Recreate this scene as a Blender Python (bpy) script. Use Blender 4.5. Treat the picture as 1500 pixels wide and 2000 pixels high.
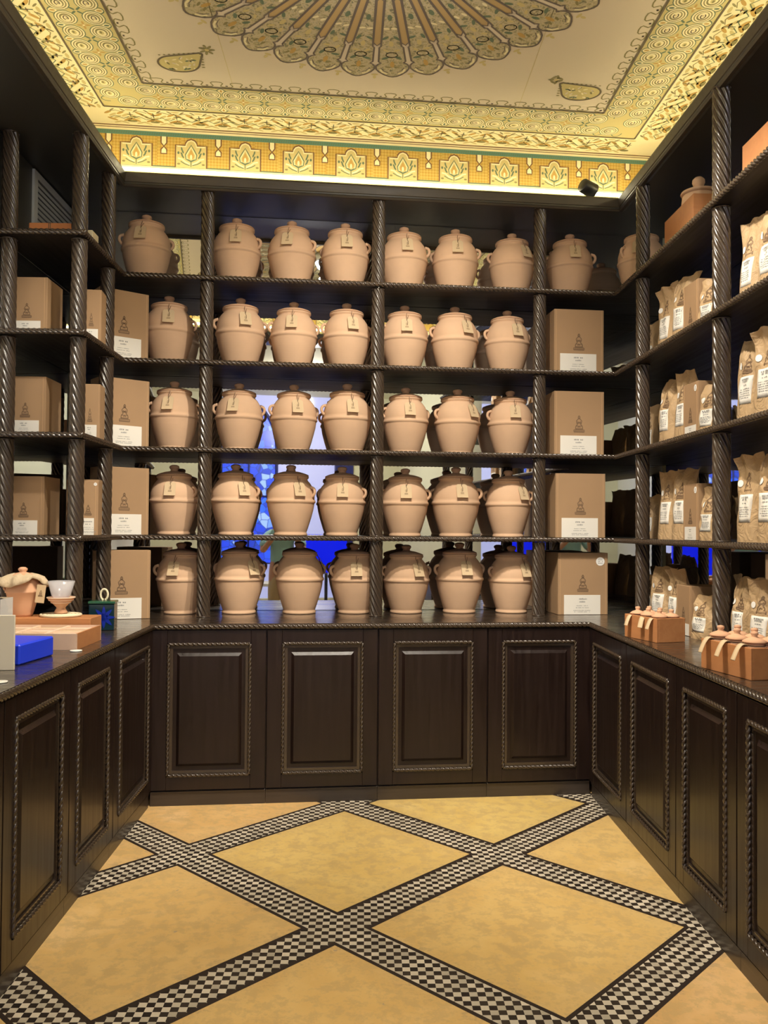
import bpy, math, random
from math import sin, cos, pi, radians, sqrt, hypot
from mathutils import Vector, Matrix
SC = bpy.context.scene
COL = SC.collection
for o in list(bpy.data.objects): bpy.data.objects.remove(o)
random.seed(7)

# ------------------------------------------------------------------ camera
F, YAW, PITCH, ROLL = 1658.07, 0.0226489, 0.0200981, 0.0077206
cam = bpy.data.objects.new('camera', bpy.data.cameras.new('camera')); COL.objects.link(cam)
cam.data.sensor_fit = 'VERTICAL'; cam.data.sensor_height = 24.0; cam.data.sensor_width = 24.0
cam.data.lens = F * 24.0 / 2000.0
cam.data.clip_start = 0.02
fw = Vector((sin(YAW)*cos(PITCH), cos(YAW)*cos(PITCH), sin(PITCH)))
rt = Vector((cos(YAW), -sin(YAW), 0)); up = rt.cross(fw)
r2 = rt*cos(ROLL) + up*sin(ROLL); u2 = r2.cross(fw)
cam.matrix_world = Matrix(((r2.x, u2.x, -fw.x, 0), (r2.y, u2.y, -fw.y, 0), (r2.z, u2.z, -fw.z, 1.5), (0, 0, 0, 1)))
SC.camera = cam

# ------------------------------------------------------------------ world, exposure
w = bpy.data.worlds.new('world'); SC.world = w; w.use_nodes = True
w.node_tree.nodes['Background'].inputs[0].default_value = (.55, .62, 1, 1)
w.node_tree.nodes['Background'].inputs[1].default_value = .25
SC.view_settings.view_transform = 'Standard'; SC.view_settings.look = 'None'
SC.view_settings.exposure = 0.0; SC.view_settings.gamma = 1.0
SC.view_settings.use_curve_mapping = False
LED_STRENGTH = 24.0
SPOT_W = 215.0
FILL_W = 13.0
FLOOR_W = 74.0
FOYER_W = 110.0

# ------------------------------------------------------------------ room geometry constants (metres)
TH = radians(5.2)                       # the back wall stands 5.2 degrees askew
NX, NY = -sin(TH), cos(TH)
CB = 4.706                              # plane of the back cabinet doors
def by(x, off=0.0): return (CB + off - NX*x) / NY     # y on a plane parallel to the back wall
def bpt(x, off=0.0): return (x, by(x, off))
XL, XR = -1.15, 1.30                    # side cabinet door planes
WL, WR = -1.85, 2.02                    # side walls
ZS = [2.97, 2.475, 1.965, 1.455]        # shelf tops
ZC = 0.98                               # worktop
ZSOF, ZLIP, ZCEIL = 3.48, 3.535, 3.95
SL, SR = -1.40, 1.53                    # front edges of side shelves
LEND = 4.20                             # near end of left shelving
YF = 1.75                               # near end of right shelving and of the beams

# ------------------------------------------------------------------ materials
def mat(name, col=(.5,.5,.5), rough=.6, metal=0.0, spec=None, coat=0.0, emit=None, es=1.0, trans=0.0, ior=None):
    m = bpy.data.materials.new(name); m.use_nodes = True
    b = m.node_tree.nodes['Principled BSDF']
    b.inputs['Base Color'].default_value = (*col, 1); b.inputs['Roughness'].default_value = rough
    b.inputs['Metallic'].default_value = metal
    if spec is not None: b.inputs['Specular IOR Level'].default_value = spec
    if coat: b.inputs['Coat Weight'].default_value = coat; b.inputs['Coat Roughness'].default_value = .12
    if emit: b.inputs['Emission Color'].default_value = (*emit, 1); b.inputs['Emission Strength'].default_value = es
    if trans: b.inputs['Transmission Weight'].default_value = trans
    if ior: b.inputs['IOR'].default_value = ior
    return m
class NT:
    def __init__(s, m): s.m = m; s.t = m.node_tree; s.n = s.t.nodes; s.l = s.t.links; s.b = s.n['Principled BSDF']
    def new(s, ty, **k):
        nd = s.n.new(ty)
        for a, v in k.items(): setattr(nd, a, v)
        return nd
    def put(s, sock, v):
        if hasattr(v, 'node') or isinstance(v, bpy.types.NodeSocket): s.l.new(v, sock)
        else: sock.default_value = v
    def math(s, op, a, b=None, c=None):
        nd = s.new('ShaderNodeMath', operation=op); s.put(nd.inputs[0], a)
        if b is not None: s.put(nd.inputs[1], b)
        if c is not None: s.put(nd.inputs[2], c)
        return nd.outputs[0]
    def mix(s, f, a, b, blend='MIX'):
        nd = s.new('ShaderNodeMix', data_type='RGBA', blend_type=blend); s.put(nd.inputs[0], f)
        s.put(nd.inputs[6], a if not isinstance(a, tuple) else (*a[:3], 1)); s.put(nd.inputs[7], b if not isinstance(b, tuple) else (*b[:3], 1))
        return nd.outputs[2]
    def coord(s, kind='Object', scale=(1,1,1), rot=(0,0,0)):
        tc = s.new('ShaderNodeTexCoord'); mp = s.new('ShaderNodeMapping')
        mp.inputs['Scale'].default_value = scale; mp.inputs['Rotation'].default_value = rot
        s.l.new(tc.outputs[kind], mp.inputs[0]); return mp.outputs[0]
    def noise(s, vec, scale=5, detail=4, rough=.55, dist=0.0):
        nd = s.new('ShaderNodeTexNoise'); nd.inputs['Scale'].default_value = scale; nd.inputs['Detail'].default_value = detail
        nd.inputs['Roughness'].default_value = rough; nd.inputs['Distortion'].default_value = dist
        s.l.new(vec, nd.inputs['Vector']); return nd.outputs[0]
    def ramp(s, f, stops):
        nd = s.new('ShaderNodeValToRGB'); e = nd.color_ramp.elements
        while len(e) < len(stops): e.new(.5)
        for i, (p, c) in enumerate(stops): e[i].position = p; e[i].color = (*c[:3], 1)
        s.put(nd.inputs[0], f); return nd.outputs[0]
    def rng(s, f, a, b, c, d):
        nd = s.new('ShaderNodeMapRange'); s.put(nd.inputs[0], f)
        for i, v in enumerate((a, b, c, d)): nd.inputs[i+1].default_value = v
        return nd.outputs[0]
    def bump(s, h, strength=.3, dist=.01):
        nd = s.new('ShaderNodeBump'); nd.inputs['Strength'].default_value = strength; nd.inputs['Distance'].default_value = dist
        s.put(nd.inputs['Height'], h); s.l.new(nd.outputs[0], s.b.inputs['Normal'])
    def base(s, c): s.put(s.b.inputs['Base Color'], c)
    def roughness(s, c): s.put(s.b.inputs['Roughness'], c)

def wood(name, c1, c2, rough=.33, axis='z', coat=.25, gs=1.0, spec=.5):
    m = mat(name, c1, rough, coat=coat, spec=spec); t = NT(m)
    sc = {'z': (22*gs, 22*gs, 1.1*gs), 'x': (1.1*gs, 22*gs, 22*gs), 'y': (22*gs, 1.1*gs, 22*gs)}[axis]
    v = t.coord(scale=sc); n1 = t.noise(v, 1.6, 6, .6, .6)
    v2 = t.coord(scale=(1,1,1)); n2 = t.noise(v2, 2.2, 2)
    col = t.ramp(n1, [(.3, c1), (.62, c2), (.8, c1)])
    t.base(t.mix(t.rng(n2, .3, .7, 0, .5), col, tuple(.6*x for x in c1)))
    t.roughness(t.rng(n1, .3, .7, rough-.06, rough+.1)); t.bump(n1, .12, .003)
    return m
M = {}
M['wood'] = wood('dark_wood', (.0095, .0044, .0036), (.020, .0095, .0075), coat=.12)
M['woodx'] = wood('dark_wood_along_x', (.016, .012, .010), (.026, .020, .016), axis='x', rough=.5, coat=0, spec=.3)
M['woody'] = wood('dark_wood_along_y', (.016, .012, .010), (.026, .020, .016), axis='y', rough=.5, coat=0, spec=.3)
M['beam'] = wood('dark_beam_wood', (.045, .036, .024), (.065, .052, .034), rough=.5, axis='x', coat=0)
M['soffit'] = mat('soffit_wood', (.038, .037, .032), .42, spec=.5)
M['plinth'] = wood('plinth_wood', (.040, .029, .022), (.060, .044, .034), rough=.38, axis='x')
M['rope'] = mat('carved_rope_wood', (.050, .034, .023), .27, coat=.6, spec=.6)
M['top'] = wood('worktop_wood', (.030, .022, .016), (.050, .036, .026), rough=.26, axis='x', coat=.5)
M['mirror'] = mat('mirror_glass', (.80, .83, .86), .015, metal=1.0)
def clay(name, c, var=.12, rough=.88):
    m = mat(name, c, rough, spec=.25); t = NT(m); v = t.coord()
    oi = t.new('ShaderNodeObjectInfo')
    n1 = t.noise(v, 9, 5); n2 = t.noise(t.coord(scale=(6, 6, 90)), 2, 3)
    k = t.math('MULTIPLY_ADD', n1, var*1.6, 1-var*.8)
    k = t.math('ADD', k, t.math('MULTIPLY_ADD', oi.outputs['Random'], .06, -.03))
    cc = t.new('ShaderNodeCombineColor')
    for i in range(3): t.put(cc.inputs[i], t.math('MULTIPLY', k, c[i]))
    t.base(cc.outputs[0]); t.bump(n2, .18, .002)
    return m
M['clay'] = clay('pale_terracotta', (.66, .44, .285))
M['claylid'] = clay('terracotta_lid', (.56, .345, .215))
M['pink'] = clay('pink_terracotta', (.66, .38, .235), .08)
M['tag'] = mat('kraft_tag', (.62, .47, .29), .8)
M['string'] = mat('brown_string', (.16, .10, .06), .9)
M['ink'] = mat('dark_print', (.20, .125, .07), .8)
M['inkgrey'] = mat('grey_print', (.30, .30, .29), .8)
M['label'] = mat('white_label_paper', (.80, .77, .70), .7)
M['sticker'] = mat('white_round_sticker', (.85, .84, .80), .6)
def kraft(name, c, crinkle=0.0, rough=.75):
    m = mat(name, c, rough, spec=.3); t = NT(m); v = t.coord()
    n = t.noise(v, 3, 3); f = t.noise(t.coord(scale=(1,1,8)), 60, 2)
    col = t.mix(t.rng(n, .3, .7, 0, .35), c, tuple(.78*x for x in c)); t.base(col)
    if crinkle:
        cr = t.noise(v, 16, 3, .6, 1.5); t.bump(cr, crinkle, .02)
    return m
M['box'] = kraft('kraft_cardboard', (.40, .255, .14))
M['boxedge'] = mat('kraft_cardboard_edge', (.50, .32, .17), .8)
M['bag'] = kraft('kraft_paper_bag', (.52, .36, .20), .55, .5)
M['crate'] = wood('orange_wood', (.46, .19, .075), (.55, .25, .10), rough=.6, axis='x', coat=0, gs=.6, spec=.3)
M['bar'] = clay('orange_terracotta', (.60, .24, .09), .1, .7)
M['traywood'] = mat('pale_pink_wood', (.62, .44, .34), .6)
M['traylight'] = mat('pale_compartment_card', (.80, .62, .48), .6)
M['blue'] = mat('cobalt_blue_paper', (.015, .055, .85), .4)
M['card'] = mat('ivory_card', (.74, .68, .56), .6)
M['cloth'] = kraft('natural_linen', (.62, .50, .34), .4, .9)
M['cream'] = mat('cream_rope', (.78, .70, .50), .8)
M['coin'] = mat('white_disc', (.85, .85, .80), .4)
M['black'] = mat('black_metal', (.012, .013, .016), .4)
M['grille'] = mat('grey_grille', (.45, .47, .47), .5)
M['glass'] = mat('clear_glass', (.80, .80, .85), .08, spec=.8); M['glass'].node_tree.nodes['Principled BSDF'].inputs['Alpha'].default_value = .38
M['acrylic'] = mat('clear_acrylic', (.95, .97, 1), .02, trans=1.0, ior=1.3)
M['green'] = mat('green_glaze', (.02, .10, .05), .2, coat=.5)
M['navy'] = mat('dark_teal_glaze', (.006, .030, .045), .2, coat=.6)
M['flower'] = mat('blue_glaze', (.01, .03, .35), .2, coat=.6)
M['white'] = mat('white_plaster', (.72, .71, .68), .8)
M['creamwall'] = mat('cream_plaster', (.66, .64, .46), .8)
M['spotglass'] = mat('lit_spot_lens', (1, 1, 1), .3, emit=(.85, .93, 1), es=14)
M['warmlens'] = mat('lit_warm_lens', (1, 1, 1), .3, emit=(1, .86, .66), es=10)
M['led'] = mat('lit_led_strip', (1, 1, 1), .3, emit=(1, .87, .55), es=LED_STRENGTH)
# painted ceiling colours
M['p_field'] = mat('ceiling_cream_paint', (.70, .61, .47), .8)
M['p_ivory'] = mat('paint_ivory', (.84, .76, .48), .8)
M['p_ground'] = mat('paint_straw', (.60, .51, .22), .8)
M['p_line'] = mat('paint_olive_brown', (.13, .10, .06), .8)
M['p_olive'] = mat('paint_olive', (.25, .22, .09), .8)
M['p_green'] = mat('paint_sage', (.13, .18, .11), .8)
M['p_teal'] = mat('paint_teal', (.10, .23, .18), .8)
M['p_gold'] = mat('paint_gold', (.52, .33, .09), .8)
M['p_bronze'] = mat('paint_bronze', (.50, .35, .15), .8)
M['p_goldlt'] = mat('paint_light_gold', (.60, .50, .22), .8)
M['p_brown'] = mat('paint_brown', (.17, .085, .04), .8)
M['p_grey'] = mat('paint_grey_brown', (.15, .12, .10), .8)
def petal_mat():
    m = mat('paint_petal_filigree', (.4, .36, .2), .8); t = NT(m); v = t.coord()
    vo = t.new('ShaderNodeTexVoronoi', feature='DISTANCE_TO_EDGE'); vo.inputs['Scale'].default_value = 26
    t.l.new(v, vo.inputs['Vector'])
    n = t.noise(v, 40, 3, .6, 1.0)
    a = t.ramp(n, [(.36, (.19, .19, .12)), (.46, (.42, .36, .18)), (.56, (.56, .49, .32)), (.68, (.27, .27, .18))])
    t.base(t.mix(t.rng(vo.outputs[0], .02, .09, 0, 1), (.56, .48, .30), a)); return m
M['p_petal'] = petal_mat()
def frieze_mat():
    m = mat('paint_frieze_diaper', (.6, .4, .1), .8); t = NT(m); v = t.coord(scale=(1,1,1), rot=(0, radians(45), 0))
    ck = t.new('ShaderNodeTexChecker'); ck.inputs['Scale'].default_value = 75; t.l.new(v, ck.inputs[0])
    n = t.noise(t.coord(), 30, 3)
    c = t.mix(ck.outputs[1], (.58, .40, .10), (.46, .28, .05))
    t.base(t.mix(t.rng(n, .5, .65, 0, .45), c, (.42, .34, .08))); return m
M['p_frieze'] = frieze_mat()

def floor_mat():
    m = mat('floor_stone_and_mosaic', (.5, .4, .2), .45, spec=.4); t = NT(m)
    tc = t.new('ShaderNodeTexCoord'); sep = t.new('ShaderNodeSeparateXYZ'); t.l.new(tc.outputs['Object'], sep.inputs[0])
    X, Y = sep.outputs[0], sep.outputs[1]
    x = t.math('SUBTRACT', X, -0.0948); y = t.math('SUBTRACT', Y, 3.2233)
    P = 0.7252869*sqrt(2); W = 0.1326/sqrt(2); B = .017
    u = t.math('MULTIPLY', t.math('ADD', x, y), 1/sqrt(2)); v = t.math('MULTIPLY', t.math('SUBTRACT', y, x), 1/sqrt(2))
    def dist(a): return t.math('ABSOLUTE', t.math('SUBTRACT', a, t.math('MULTIPLY', t.math('ROUND', t.math('DIVIDE', a, P)), P)))
    du, dv = dist(u), dist(v); mn = t.math('MINIMUM', du, dv)
    inner = t.math('LESS_THAN', mn, W - B); outer = t.math('LESS_THAN', mn, W)
    # checks, square to the room
    cs = .0262
    cx = t.math('FLOOR', t.math('DIVIDE', x, cs)); cy = t.math('FLOOR', t.math('DIVIDE', y, cs))
    par = t.math('FLOORED_MODULO', t.math('ADD', cx, cy), 2)
    cell = t.new('ShaderNodeCombineXYZ'); t.put(cell.inputs[0], cx); t.put(cell.inputs[1], cy)
    wn = t.new('ShaderNodeTexWhiteNoise', noise_dimensions='2D'); t.l.new(cell.outputs[0], wn.inputs[0])
    light = t.mix(wn.outputs[0], (.70, .62, .49), (.44, .39, .30)); dark = t.mix(wn.outputs[0], (.018, .012, .009), (.045, .032, .022))
    chk = t.mix(par, dark, light)
    # stone slabs
    ix = t.math('FLOOR', t.math('DIVIDE', u, P)); iy = t.math('FLOOR', t.math('DIVIDE', v, P))
    tl = t.new('ShaderNodeCombineXYZ'); t.put(tl.inputs[0], ix); t.put(tl.inputs[1], iy)
    wt = t.new('ShaderNodeTexWhiteNoise', noise_dimensions='2D'); t.l.new(tl.outputs[0], wt.inputs[0])
    vec = t.new('ShaderNodeVectorMath', operation='ADD'); t.l.new(tc.outputs['Object'], vec.inputs[0]); t.l.new(wt.outputs[1], vec.inputs[1])
    n1 = t.noise(vec.outputs[0], 2.2, 5, .6, .4); n2 = t.noise(vec.outputs[0], 17, 6, .72); n3 = t.noise(vec.outputs[0], 45, 3)
    s1 = t.ramp(n1, [(.25, (.70, .48, .20)), (.42, (.76, .56, .26)), (.55, (.72, .51, .22)), (.68, (.80, .60, .31)), (.85, (.70, .47, .25))])
    tint = t.mix(wt.outputs[0], (1.0, .86, .80), (.97, .96, .72))
    s2 = t.mix(1.0, s1, tint, 'MULTIPLY')
    s3 = t.mix(t.rng(n2, .42, .54, .55, 0), s2, (.52, .36, .16))
    vo = t.new('ShaderNodeTexVoronoi'); vo.inputs['Scale'].default_value = 9; vo.inputs['Randomness'].default_value = 1
    t.l.new(vec.outputs[0], vo.inputs[0])
    pit = t.math('MULTIPLY', t.math('LESS_THAN', t.math('ADD', vo.outputs[0], t.math('MULTIPLY', n3, .30)), .205), t.math('GREATER_THAN', n1, .5))
    s4 = t.mix(t.math('MULTIPLY', pit, .6), s3, (.34, .28, .22))
    edge = t.math('MULTIPLY', t.rng(mn, W, W+.09, .6, 0), t.rng(n2, .5, .62, 0, 1))
    s5 = t.mix(edge, s4, (.34, .25, .15))
    col = t.mix(outer, s5, t.mix(inner, (.030, .020, .015), chk))
    t.base(col); t.roughness(t.mix(outer, t.rng(n2, .3, .7, .42, .62), (.5, .5, .5)))
    t.bump(t.math('ADD', t.math('MULTIPLY', n3, .3), t.math('MULTIPLY', pit, -.6)), .10, .004)
    return m
M['floor'] = floor_mat()
def stained():
    m = mat('lit_stained_glass', (.05, .1, .6), .3); t = NT(m); v = t.coord()
    vo = t.new('ShaderNodeTexVoronoi', feature='DISTANCE_TO_EDGE'); vo.inputs['Scale'].default_value = 9; t.l.new(v, vo.inputs['Vector'])
    vc = t.new('ShaderNodeTexVoronoi'); vc.inputs['Scale'].default_value = 9; t.l.new(v, vc.inputs['Vector'])
    sp = t.new('ShaderNodeSeparateColor'); t.l.new(vc.outputs['Color'], sp.inputs[0])
    c = t.ramp(sp.outputs[0], [(.0, (.0, .01, .30)), (.45, (.01, .05, .85)), (.74, (.03, .22, 1)), (.93, (.5, .7, 1))])
    e = t.mix(t.rng(vo.outputs[0], .02, .06, 0, 1), (.004, .004, .03), c)
    t.base((.02, .03, .1)) if False else None
    t.put(t.b.inputs['Emission Color'], e); t.b.inputs['Emission Strength'].default_value = 1.0
    return m
M['stained'] = stained()
M['daylight'] = mat('daylit_frosted_glazing', (.4, .4, .6), .4, emit=(.42, .46, .80), es=.75)
M['bluebox'] = mat('backlit_blue_board', (.0, .01, .5), .4, emit=(0, .01, .85), es=.9)
M['bluedoor'] = mat('dark_blue_paint', (.008, .012, .12), .4)
M['skin'] = mat('skin', (.45, .24, .16), .6)
M['shirt'] = mat('teal_shirt', (.26, .46, .48), .8)
M['trouser'] = mat('tan_trousers', (.42, .32, .20), .8)
M['hair'] = mat('dark_hair', (.03, .02, .015), .7)
M['shoe'] = mat('brown_shoe', (.08, .04, .02), .5)

# ------------------------------------------------------------------ mesh builder
class MB:
    def __init__(s): s.v = []; s.f = []; s.m = []; s.sm = []
    def add(s, vs, fs, mi=0, smooth=False, T=None):
        o = len(s.v)
        for p in vs:
            p = Vector(p)
            s.v.append(tuple(T @ p) if T is not None else tuple(p))
        for f in fs: s.f.append(tuple(o+i for i in f)); s.m.append(mi); s.sm.append(smooth)
    def box(s, a, b, mi=0, T=None, bev=0.0):
        x0, y0, z0 = a; x1, y1, z1 = b
        if bev <= 0:
            s.add([(x0,y0,z0),(x1,y0,z0),(x1,y1,z0),(x0,y1,z0),(x0,y0,z1),(x1,y0,z1),(x1,y1,z1),(x0,y1,z1)],
                  [(0,3,2,1),(4,5,6,7),(0,1,5,4),(1,2,6,5),(2,3,7,6),(3,0,4,7)], mi, False, T)
        else:
            e = bev; vs = []; idx = {}
            for ix, X in enumerate((x0, x1)):
                for iy, Y in enumerate((y0, y1)):
                    for iz, Z in enumerate((z0, z1)):
                        dx = e if ix == 0 else -e; dy = e if iy == 0 else -e; dz = e if iz == 0 else -e
                        idx[ix,iy,iz] = (len(vs), len(vs)+1, len(vs)+2)
                        vs += [(X, Y+dy, Z+dz), (X+dx, Y, Z+dz), (X+dx, Y+dy, Z)]
            fs = []
            I = lambda a,b,c,k: idx[a,b,c][k]
            fs += [(I(0,0,0,0),I(0,0,1,0),I(0,1,1,0),I(0,1,0,0)), (I(1,0,0,0),I(1,1,0,0),I(1,1,1,0),I(1,0,1,0)),
                   (I(0,0,0,1),I(1,0,0,1),I(1,0,1,1),I(0,0,1,1)), (I(0,1,0,1),I(0,1,1,1),I(1,1,1,1),I(1,1,0,1)),
                   (I(0,0,0,2),I(0,1,0,2),I(1,1,0,2),I(1,0,0,2)), (I(0,0,1,2),I(1,0,1,2),I(1,1,1,2),I(0,1,1,2))]
            for a in (0,1):
                for b in (0,1):
                    fs.append((I(a,b,0,0),I(a,b,1,0),I(a,b,1,1),I(a,b,0,1)))
                    fs.append((I(a,0,b,0),I(a,1,b,0),I(a,1,b,2),I(a,0,b,2)))
                    fs.append((I(0,a,b,1),I(1,a,b,1),I(1,a,b,2),I(0,a,b,2)))
            for k in idx.values(): fs.append(k)
            s.add(vs, fs, mi, False, T)
    def lathe(s, prof, n=40, mi=0, T=None, c=(0,0)):
        vs = []; fs = []
        for (r, z) in prof:
            for k in range(n):
                a = 2*pi*k/n; vs.append((c[0]+r*cos(a), c[1]+r*sin(a), z))
        for j in range(len(prof)-1):
            for k in range(n):
                k2 = (k+1) % n; fs.append((j*n+k, j*n+k2, (j+1)*n+k2, (j+1)*n+k))
        if prof[0][0] > 1e-5: fs.append(tuple(reversed(range(n))))
        if prof[-1][0] > 1e-5: fs.append(tuple((len(prof)-1)*n+k for k in range(n)))
        s.add(vs, fs, mi, True, T)
    def tube(s, pts, r, n=8, mi=0, T=None, closed=False, prof=None):
        pts = [Vector(p) for p in pts]; N = len(pts); vs = []; fs = []
        prev = None
        for i, p in enumerate(pts):
            if closed: d = (pts[(i+1) % N]-pts[i-1]).normalized()
            else: d = (pts[min(i+1,N-1)]-pts[max(i-1,0)]).normalized()
            if prev is None:
                a = Vector((0,0,1)) if abs(d.z) < .9 else Vector((1,0,0)); u = d.cross(a).normalized()
            else: u = (prev - d*prev.dot(d)).normalized()
            prev = u; v = d.cross(u); rr = r[i] if isinstance(r, (list, tuple)) else r
            for k in range(n):
                a = 2*pi*k/n; vs.append(p + u*rr*cos(a) + v*rr*sin(a))
        for i in range(N if closed else N-1):
            for k in range(n):
                fs.append((i*n+k, i*n+(k+1) % n, ((i+1) % N)*n+(k+1) % n, ((i+1) % N)*n+k))
        if not closed: fs.append(tuple(reversed(range(n)))); fs.append(tuple((N-1)*n+k for k in range(n)))
        s.add(vs, fs, mi, True, T)
    def rope(s, a, b, r, lobes=3, pitch=.08, depth=.42, step=.0042, spl=8, mi=0, sign=1):
        # a carved twisted rod from a to b
        a = Vector(a); b = Vector(b); L = (b-a).length; d = (b-a)/L
        up_ = Vector((0,0,1)) if abs(d.z) < .9 else Vector((1,0,0))
        u = d.cross(up_).normalized(); v = d.cross(u).normalized()
        N = max(2, int(L/step)+1); n = lobes*spl; vs = []; fs = []
        for i in range(N):
            q = L*i/(N-1); ph = sign*2*pi*q/pitch
            for k in range(n):
                t_ = 2*pi*k/n; rr = r*(1-depth*(1-abs(sin(lobes*t_/2))))
                vs.append(a + d*q + (u*cos(t_+ph)+v*sin(t_+ph))*rr)
        for i in range(N-1):
            for k in range(n): fs.append((i*n+k, i*n+(k+1) % n, (i+1)*n+(k+1) % n, (i+1)*n+k))
        fs.append(tuple(reversed(range(n)))); fs.append(tuple((N-1)*n+k for k in range(n)))
        s.add(vs, fs, mi, True)
    def prism(s, poly, z0, z1, mi=0, T=None):
        n = len(poly)
        s.add([(x,y,z0) for x,y in poly]+[(x,y,z1) for x,y in poly],
              [tuple(reversed(range(n))), tuple(range(n,2*n))]+[(i,(i+1)%n,n+(i+1)%n,n+i) for i in range(n)], mi, False, T)
    def mesh(s, name, mats):
        me = bpy.data.meshes.new(name); me.from_pydata(s.v, [], s.f)
        for m in mats: me.materials.append(m)
        me.polygons.foreach_set('material_index', s.m); me.polygons.foreach_set('use_smooth', s.sm)
        me.update(); return me
    def obj(s, name, mats, parent=None, loc=(0,0,0), rz=0.0, **props):
        if not isinstance(mats, (list, tuple)): mats = [mats]
        o = bpy.data.objects.new(name, s.mesh(name, mats)); COL.objects.link(o)
        o.location = loc; o.rotation_euler = (0,0,rz)
        if parent is not None: o.parent = parent
        for k, v in props.items(): o[k] = v
        return o
def thing(name, label, category, loc=(0,0,0), rz=0.0, group=None):
    o = bpy.data.objects.new(name, None); COL.objects.link(o); o.location = loc; o.rotation_euler = (0,0,rz)
    o.empty_display_size = .05
    o['label'] = label; o['category'] = category
    if group: o['group'] = group
    return o
def tree(o, parent=None):
    c = o.copy(); COL.objects.link(c); c.parent = parent
    for ch in list(o.children): tree(ch, c)
    return c
def dup(root, loc, rz, label, group=None, first=False):
    r = root if first else tree(root)
    r.location = loc; r.rotation_euler = (0,0,rz); r['label'] = label
    if group: r['group'] = group
    return r

class Canvas:
    """flat painted shapes; fn maps (a, b, lift) to a point"""
    def __init__(s, mb, fn, mats): s.mb = mb; s.fn = fn; s.mi = {k: i for i, k in enumerate(mats)}
    def poly(s, pts, m, lay=1):
        n = len(pts); s.mb.add([s.fn(x, y, lay*.0004) for x, y in pts], [tuple(range(n))], s.mi[m])
    def fan(s, pts, m, lay=1, c=None):
        n = len(pts)
        if c is None: c = (sum(p[0] for p in pts)/n, sum(p[1] for p in pts)/n)
        s.mb.add([s.fn(x, y, lay*.0004) for x, y in pts]+[s.fn(c[0], c[1], lay*.0004)], [(i, (i+1) % n, n) for i in range(n)], s.mi[m])
    def stroke(s, pts, w_, m, lay=2, closed=False):
        N = len(pts); vs = []
        for i, (x, y) in enumerate(pts):
            if closed: p, q = pts[i-1], pts[(i+1) % N]
            else: p, q = pts[max(i-1,0)], pts[min(i+1,N-1)]
            dx, dy = q[0]-p[0], q[1]-p[1]; l = hypot(dx, dy) or 1
            nx, ny = -dy/l*w_/2, dx/l*w_/2
            vs += [s.fn(x+nx, y+ny, lay*.0004), s.fn(x-nx, y-ny, lay*.0004)]
        s.mb.add(vs, [(2*i, 2*i+1, 2*((i+1) % N)+1, 2*((i+1) % N)) for i in range(N if closed else N-1)], s.mi[m])
    def ell(s, x, y, a, b, m, lay=1, n=16, rot=0.0):
        s.fan([(x+a*cos(t)*cos(rot)-b*sin(t)*sin(rot), y+a*cos(t)*sin(rot)+b*sin(t)*cos(rot)) for t in [2*pi*k/n for k in range(n)]], m, lay, (x, y))
    def ring(s, x, y, a, b, w_, m, lay=2, n=18, a0=0, a1=2*pi):
        cl = abs(a1-a0) > 6.2
        s.stroke([(x+a*cos(t), y+b*sin(t)) for t in [a0+(a1-a0)*k/(n if cl else n-1) for k in range(n)]], w_, m, lay, cl)

# ================================================================== THE SETTING
def structure(name, mb, mats, **k): return mb.obj(name, mats, kind='structure', **k)
mb = MB(); mb.box((-4, -3, -.05), (4, 5.7, 0)); structure('floor', mb, M['floor'])
# walls
mb = MB(); mb.box((-2.6, -3, 0), (WL, 5.85, 4.1)); structure('wall_left', mb, M['white'])
mb = MB(); mb.box((WR, -3, 0), (2.5, 5.85, 4.1)); structure('wall_right', mb, M['creamwall'])
mb = MB(); a = [bpt(WL, .745), bpt(WR, .745)]
mb.prism([a[0], a[1], (WR, a[1][1]+.2), (WL, a[0][1]+.2)], 0, 4.1); structure('wall_back', mb, M['creamwall'])

# ---- ceiling with its painted ornament
PM = ['p_field','p_ivory','p_ground','p_line','p_olive','p_green','p_teal','p_gold','p_goldlt','p_brown','p_grey','p_petal','p_frieze','p_bronze']
PMATS = [M[k] for k in PM]
mb = MB()
cv = Canvas(mb, lambda x, y, l: (x, y, ZCEIL-l), PM)
inner = [(-1.245, by(-1.245, .05)), (1.382, by(1.382, .05)), (1.382, 2.18), (-1.245, 2.18)]
outer = [(-1.537, by(-1.537, .34)), (1.665, by(1.665, .34)), (1.665, 1.92), (-1.537, 1.92)]
frz = [(-1.75, by(-1.75, .55)), (1.875, by(1.875, .55)), (1.875, 1.71), (-1.75, 1.71)]
mb.add([(x, y, ZCEIL) for x, y in frz], [(0,1,2,3)], 0)
mb.add([(x, y, ZCEIL+.05) for x, y in frz], [(0,1,2,3)], 0)
def band(c0, c1, m, lay):
    for i in range(4):
        j = (i+1) % 4; cv.poly([c0[i], c0[j], c1[j], c1[i]], m, lay)
band(inner, outer, 'p_ground', 1); band(outer, frz, 'p_ivory', 1)
for q, ww in ((inner, .011), (outer, .010)):
    for i in range(4): cv.stroke([q[i], q[(i+1) % 4]], ww, 'p_line', 8)
def side_fn(q0, q1, i):
    A, B = Vector(q0[i]), Vector(q0[(i+1) % 4]); C_, D = Vector(q1[i]), Vector(q1[(i+1) % 4])
    L = (B-A).length
    e = (B-A)/L; nn = Vector((-e.y, e.x))
    if (C_-A).dot(nn) < 0: nn = -nn
    W_ = (C_-A).dot(nn)
    return A, e, nn, L, W_
rnd = random.Random(3)
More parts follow.
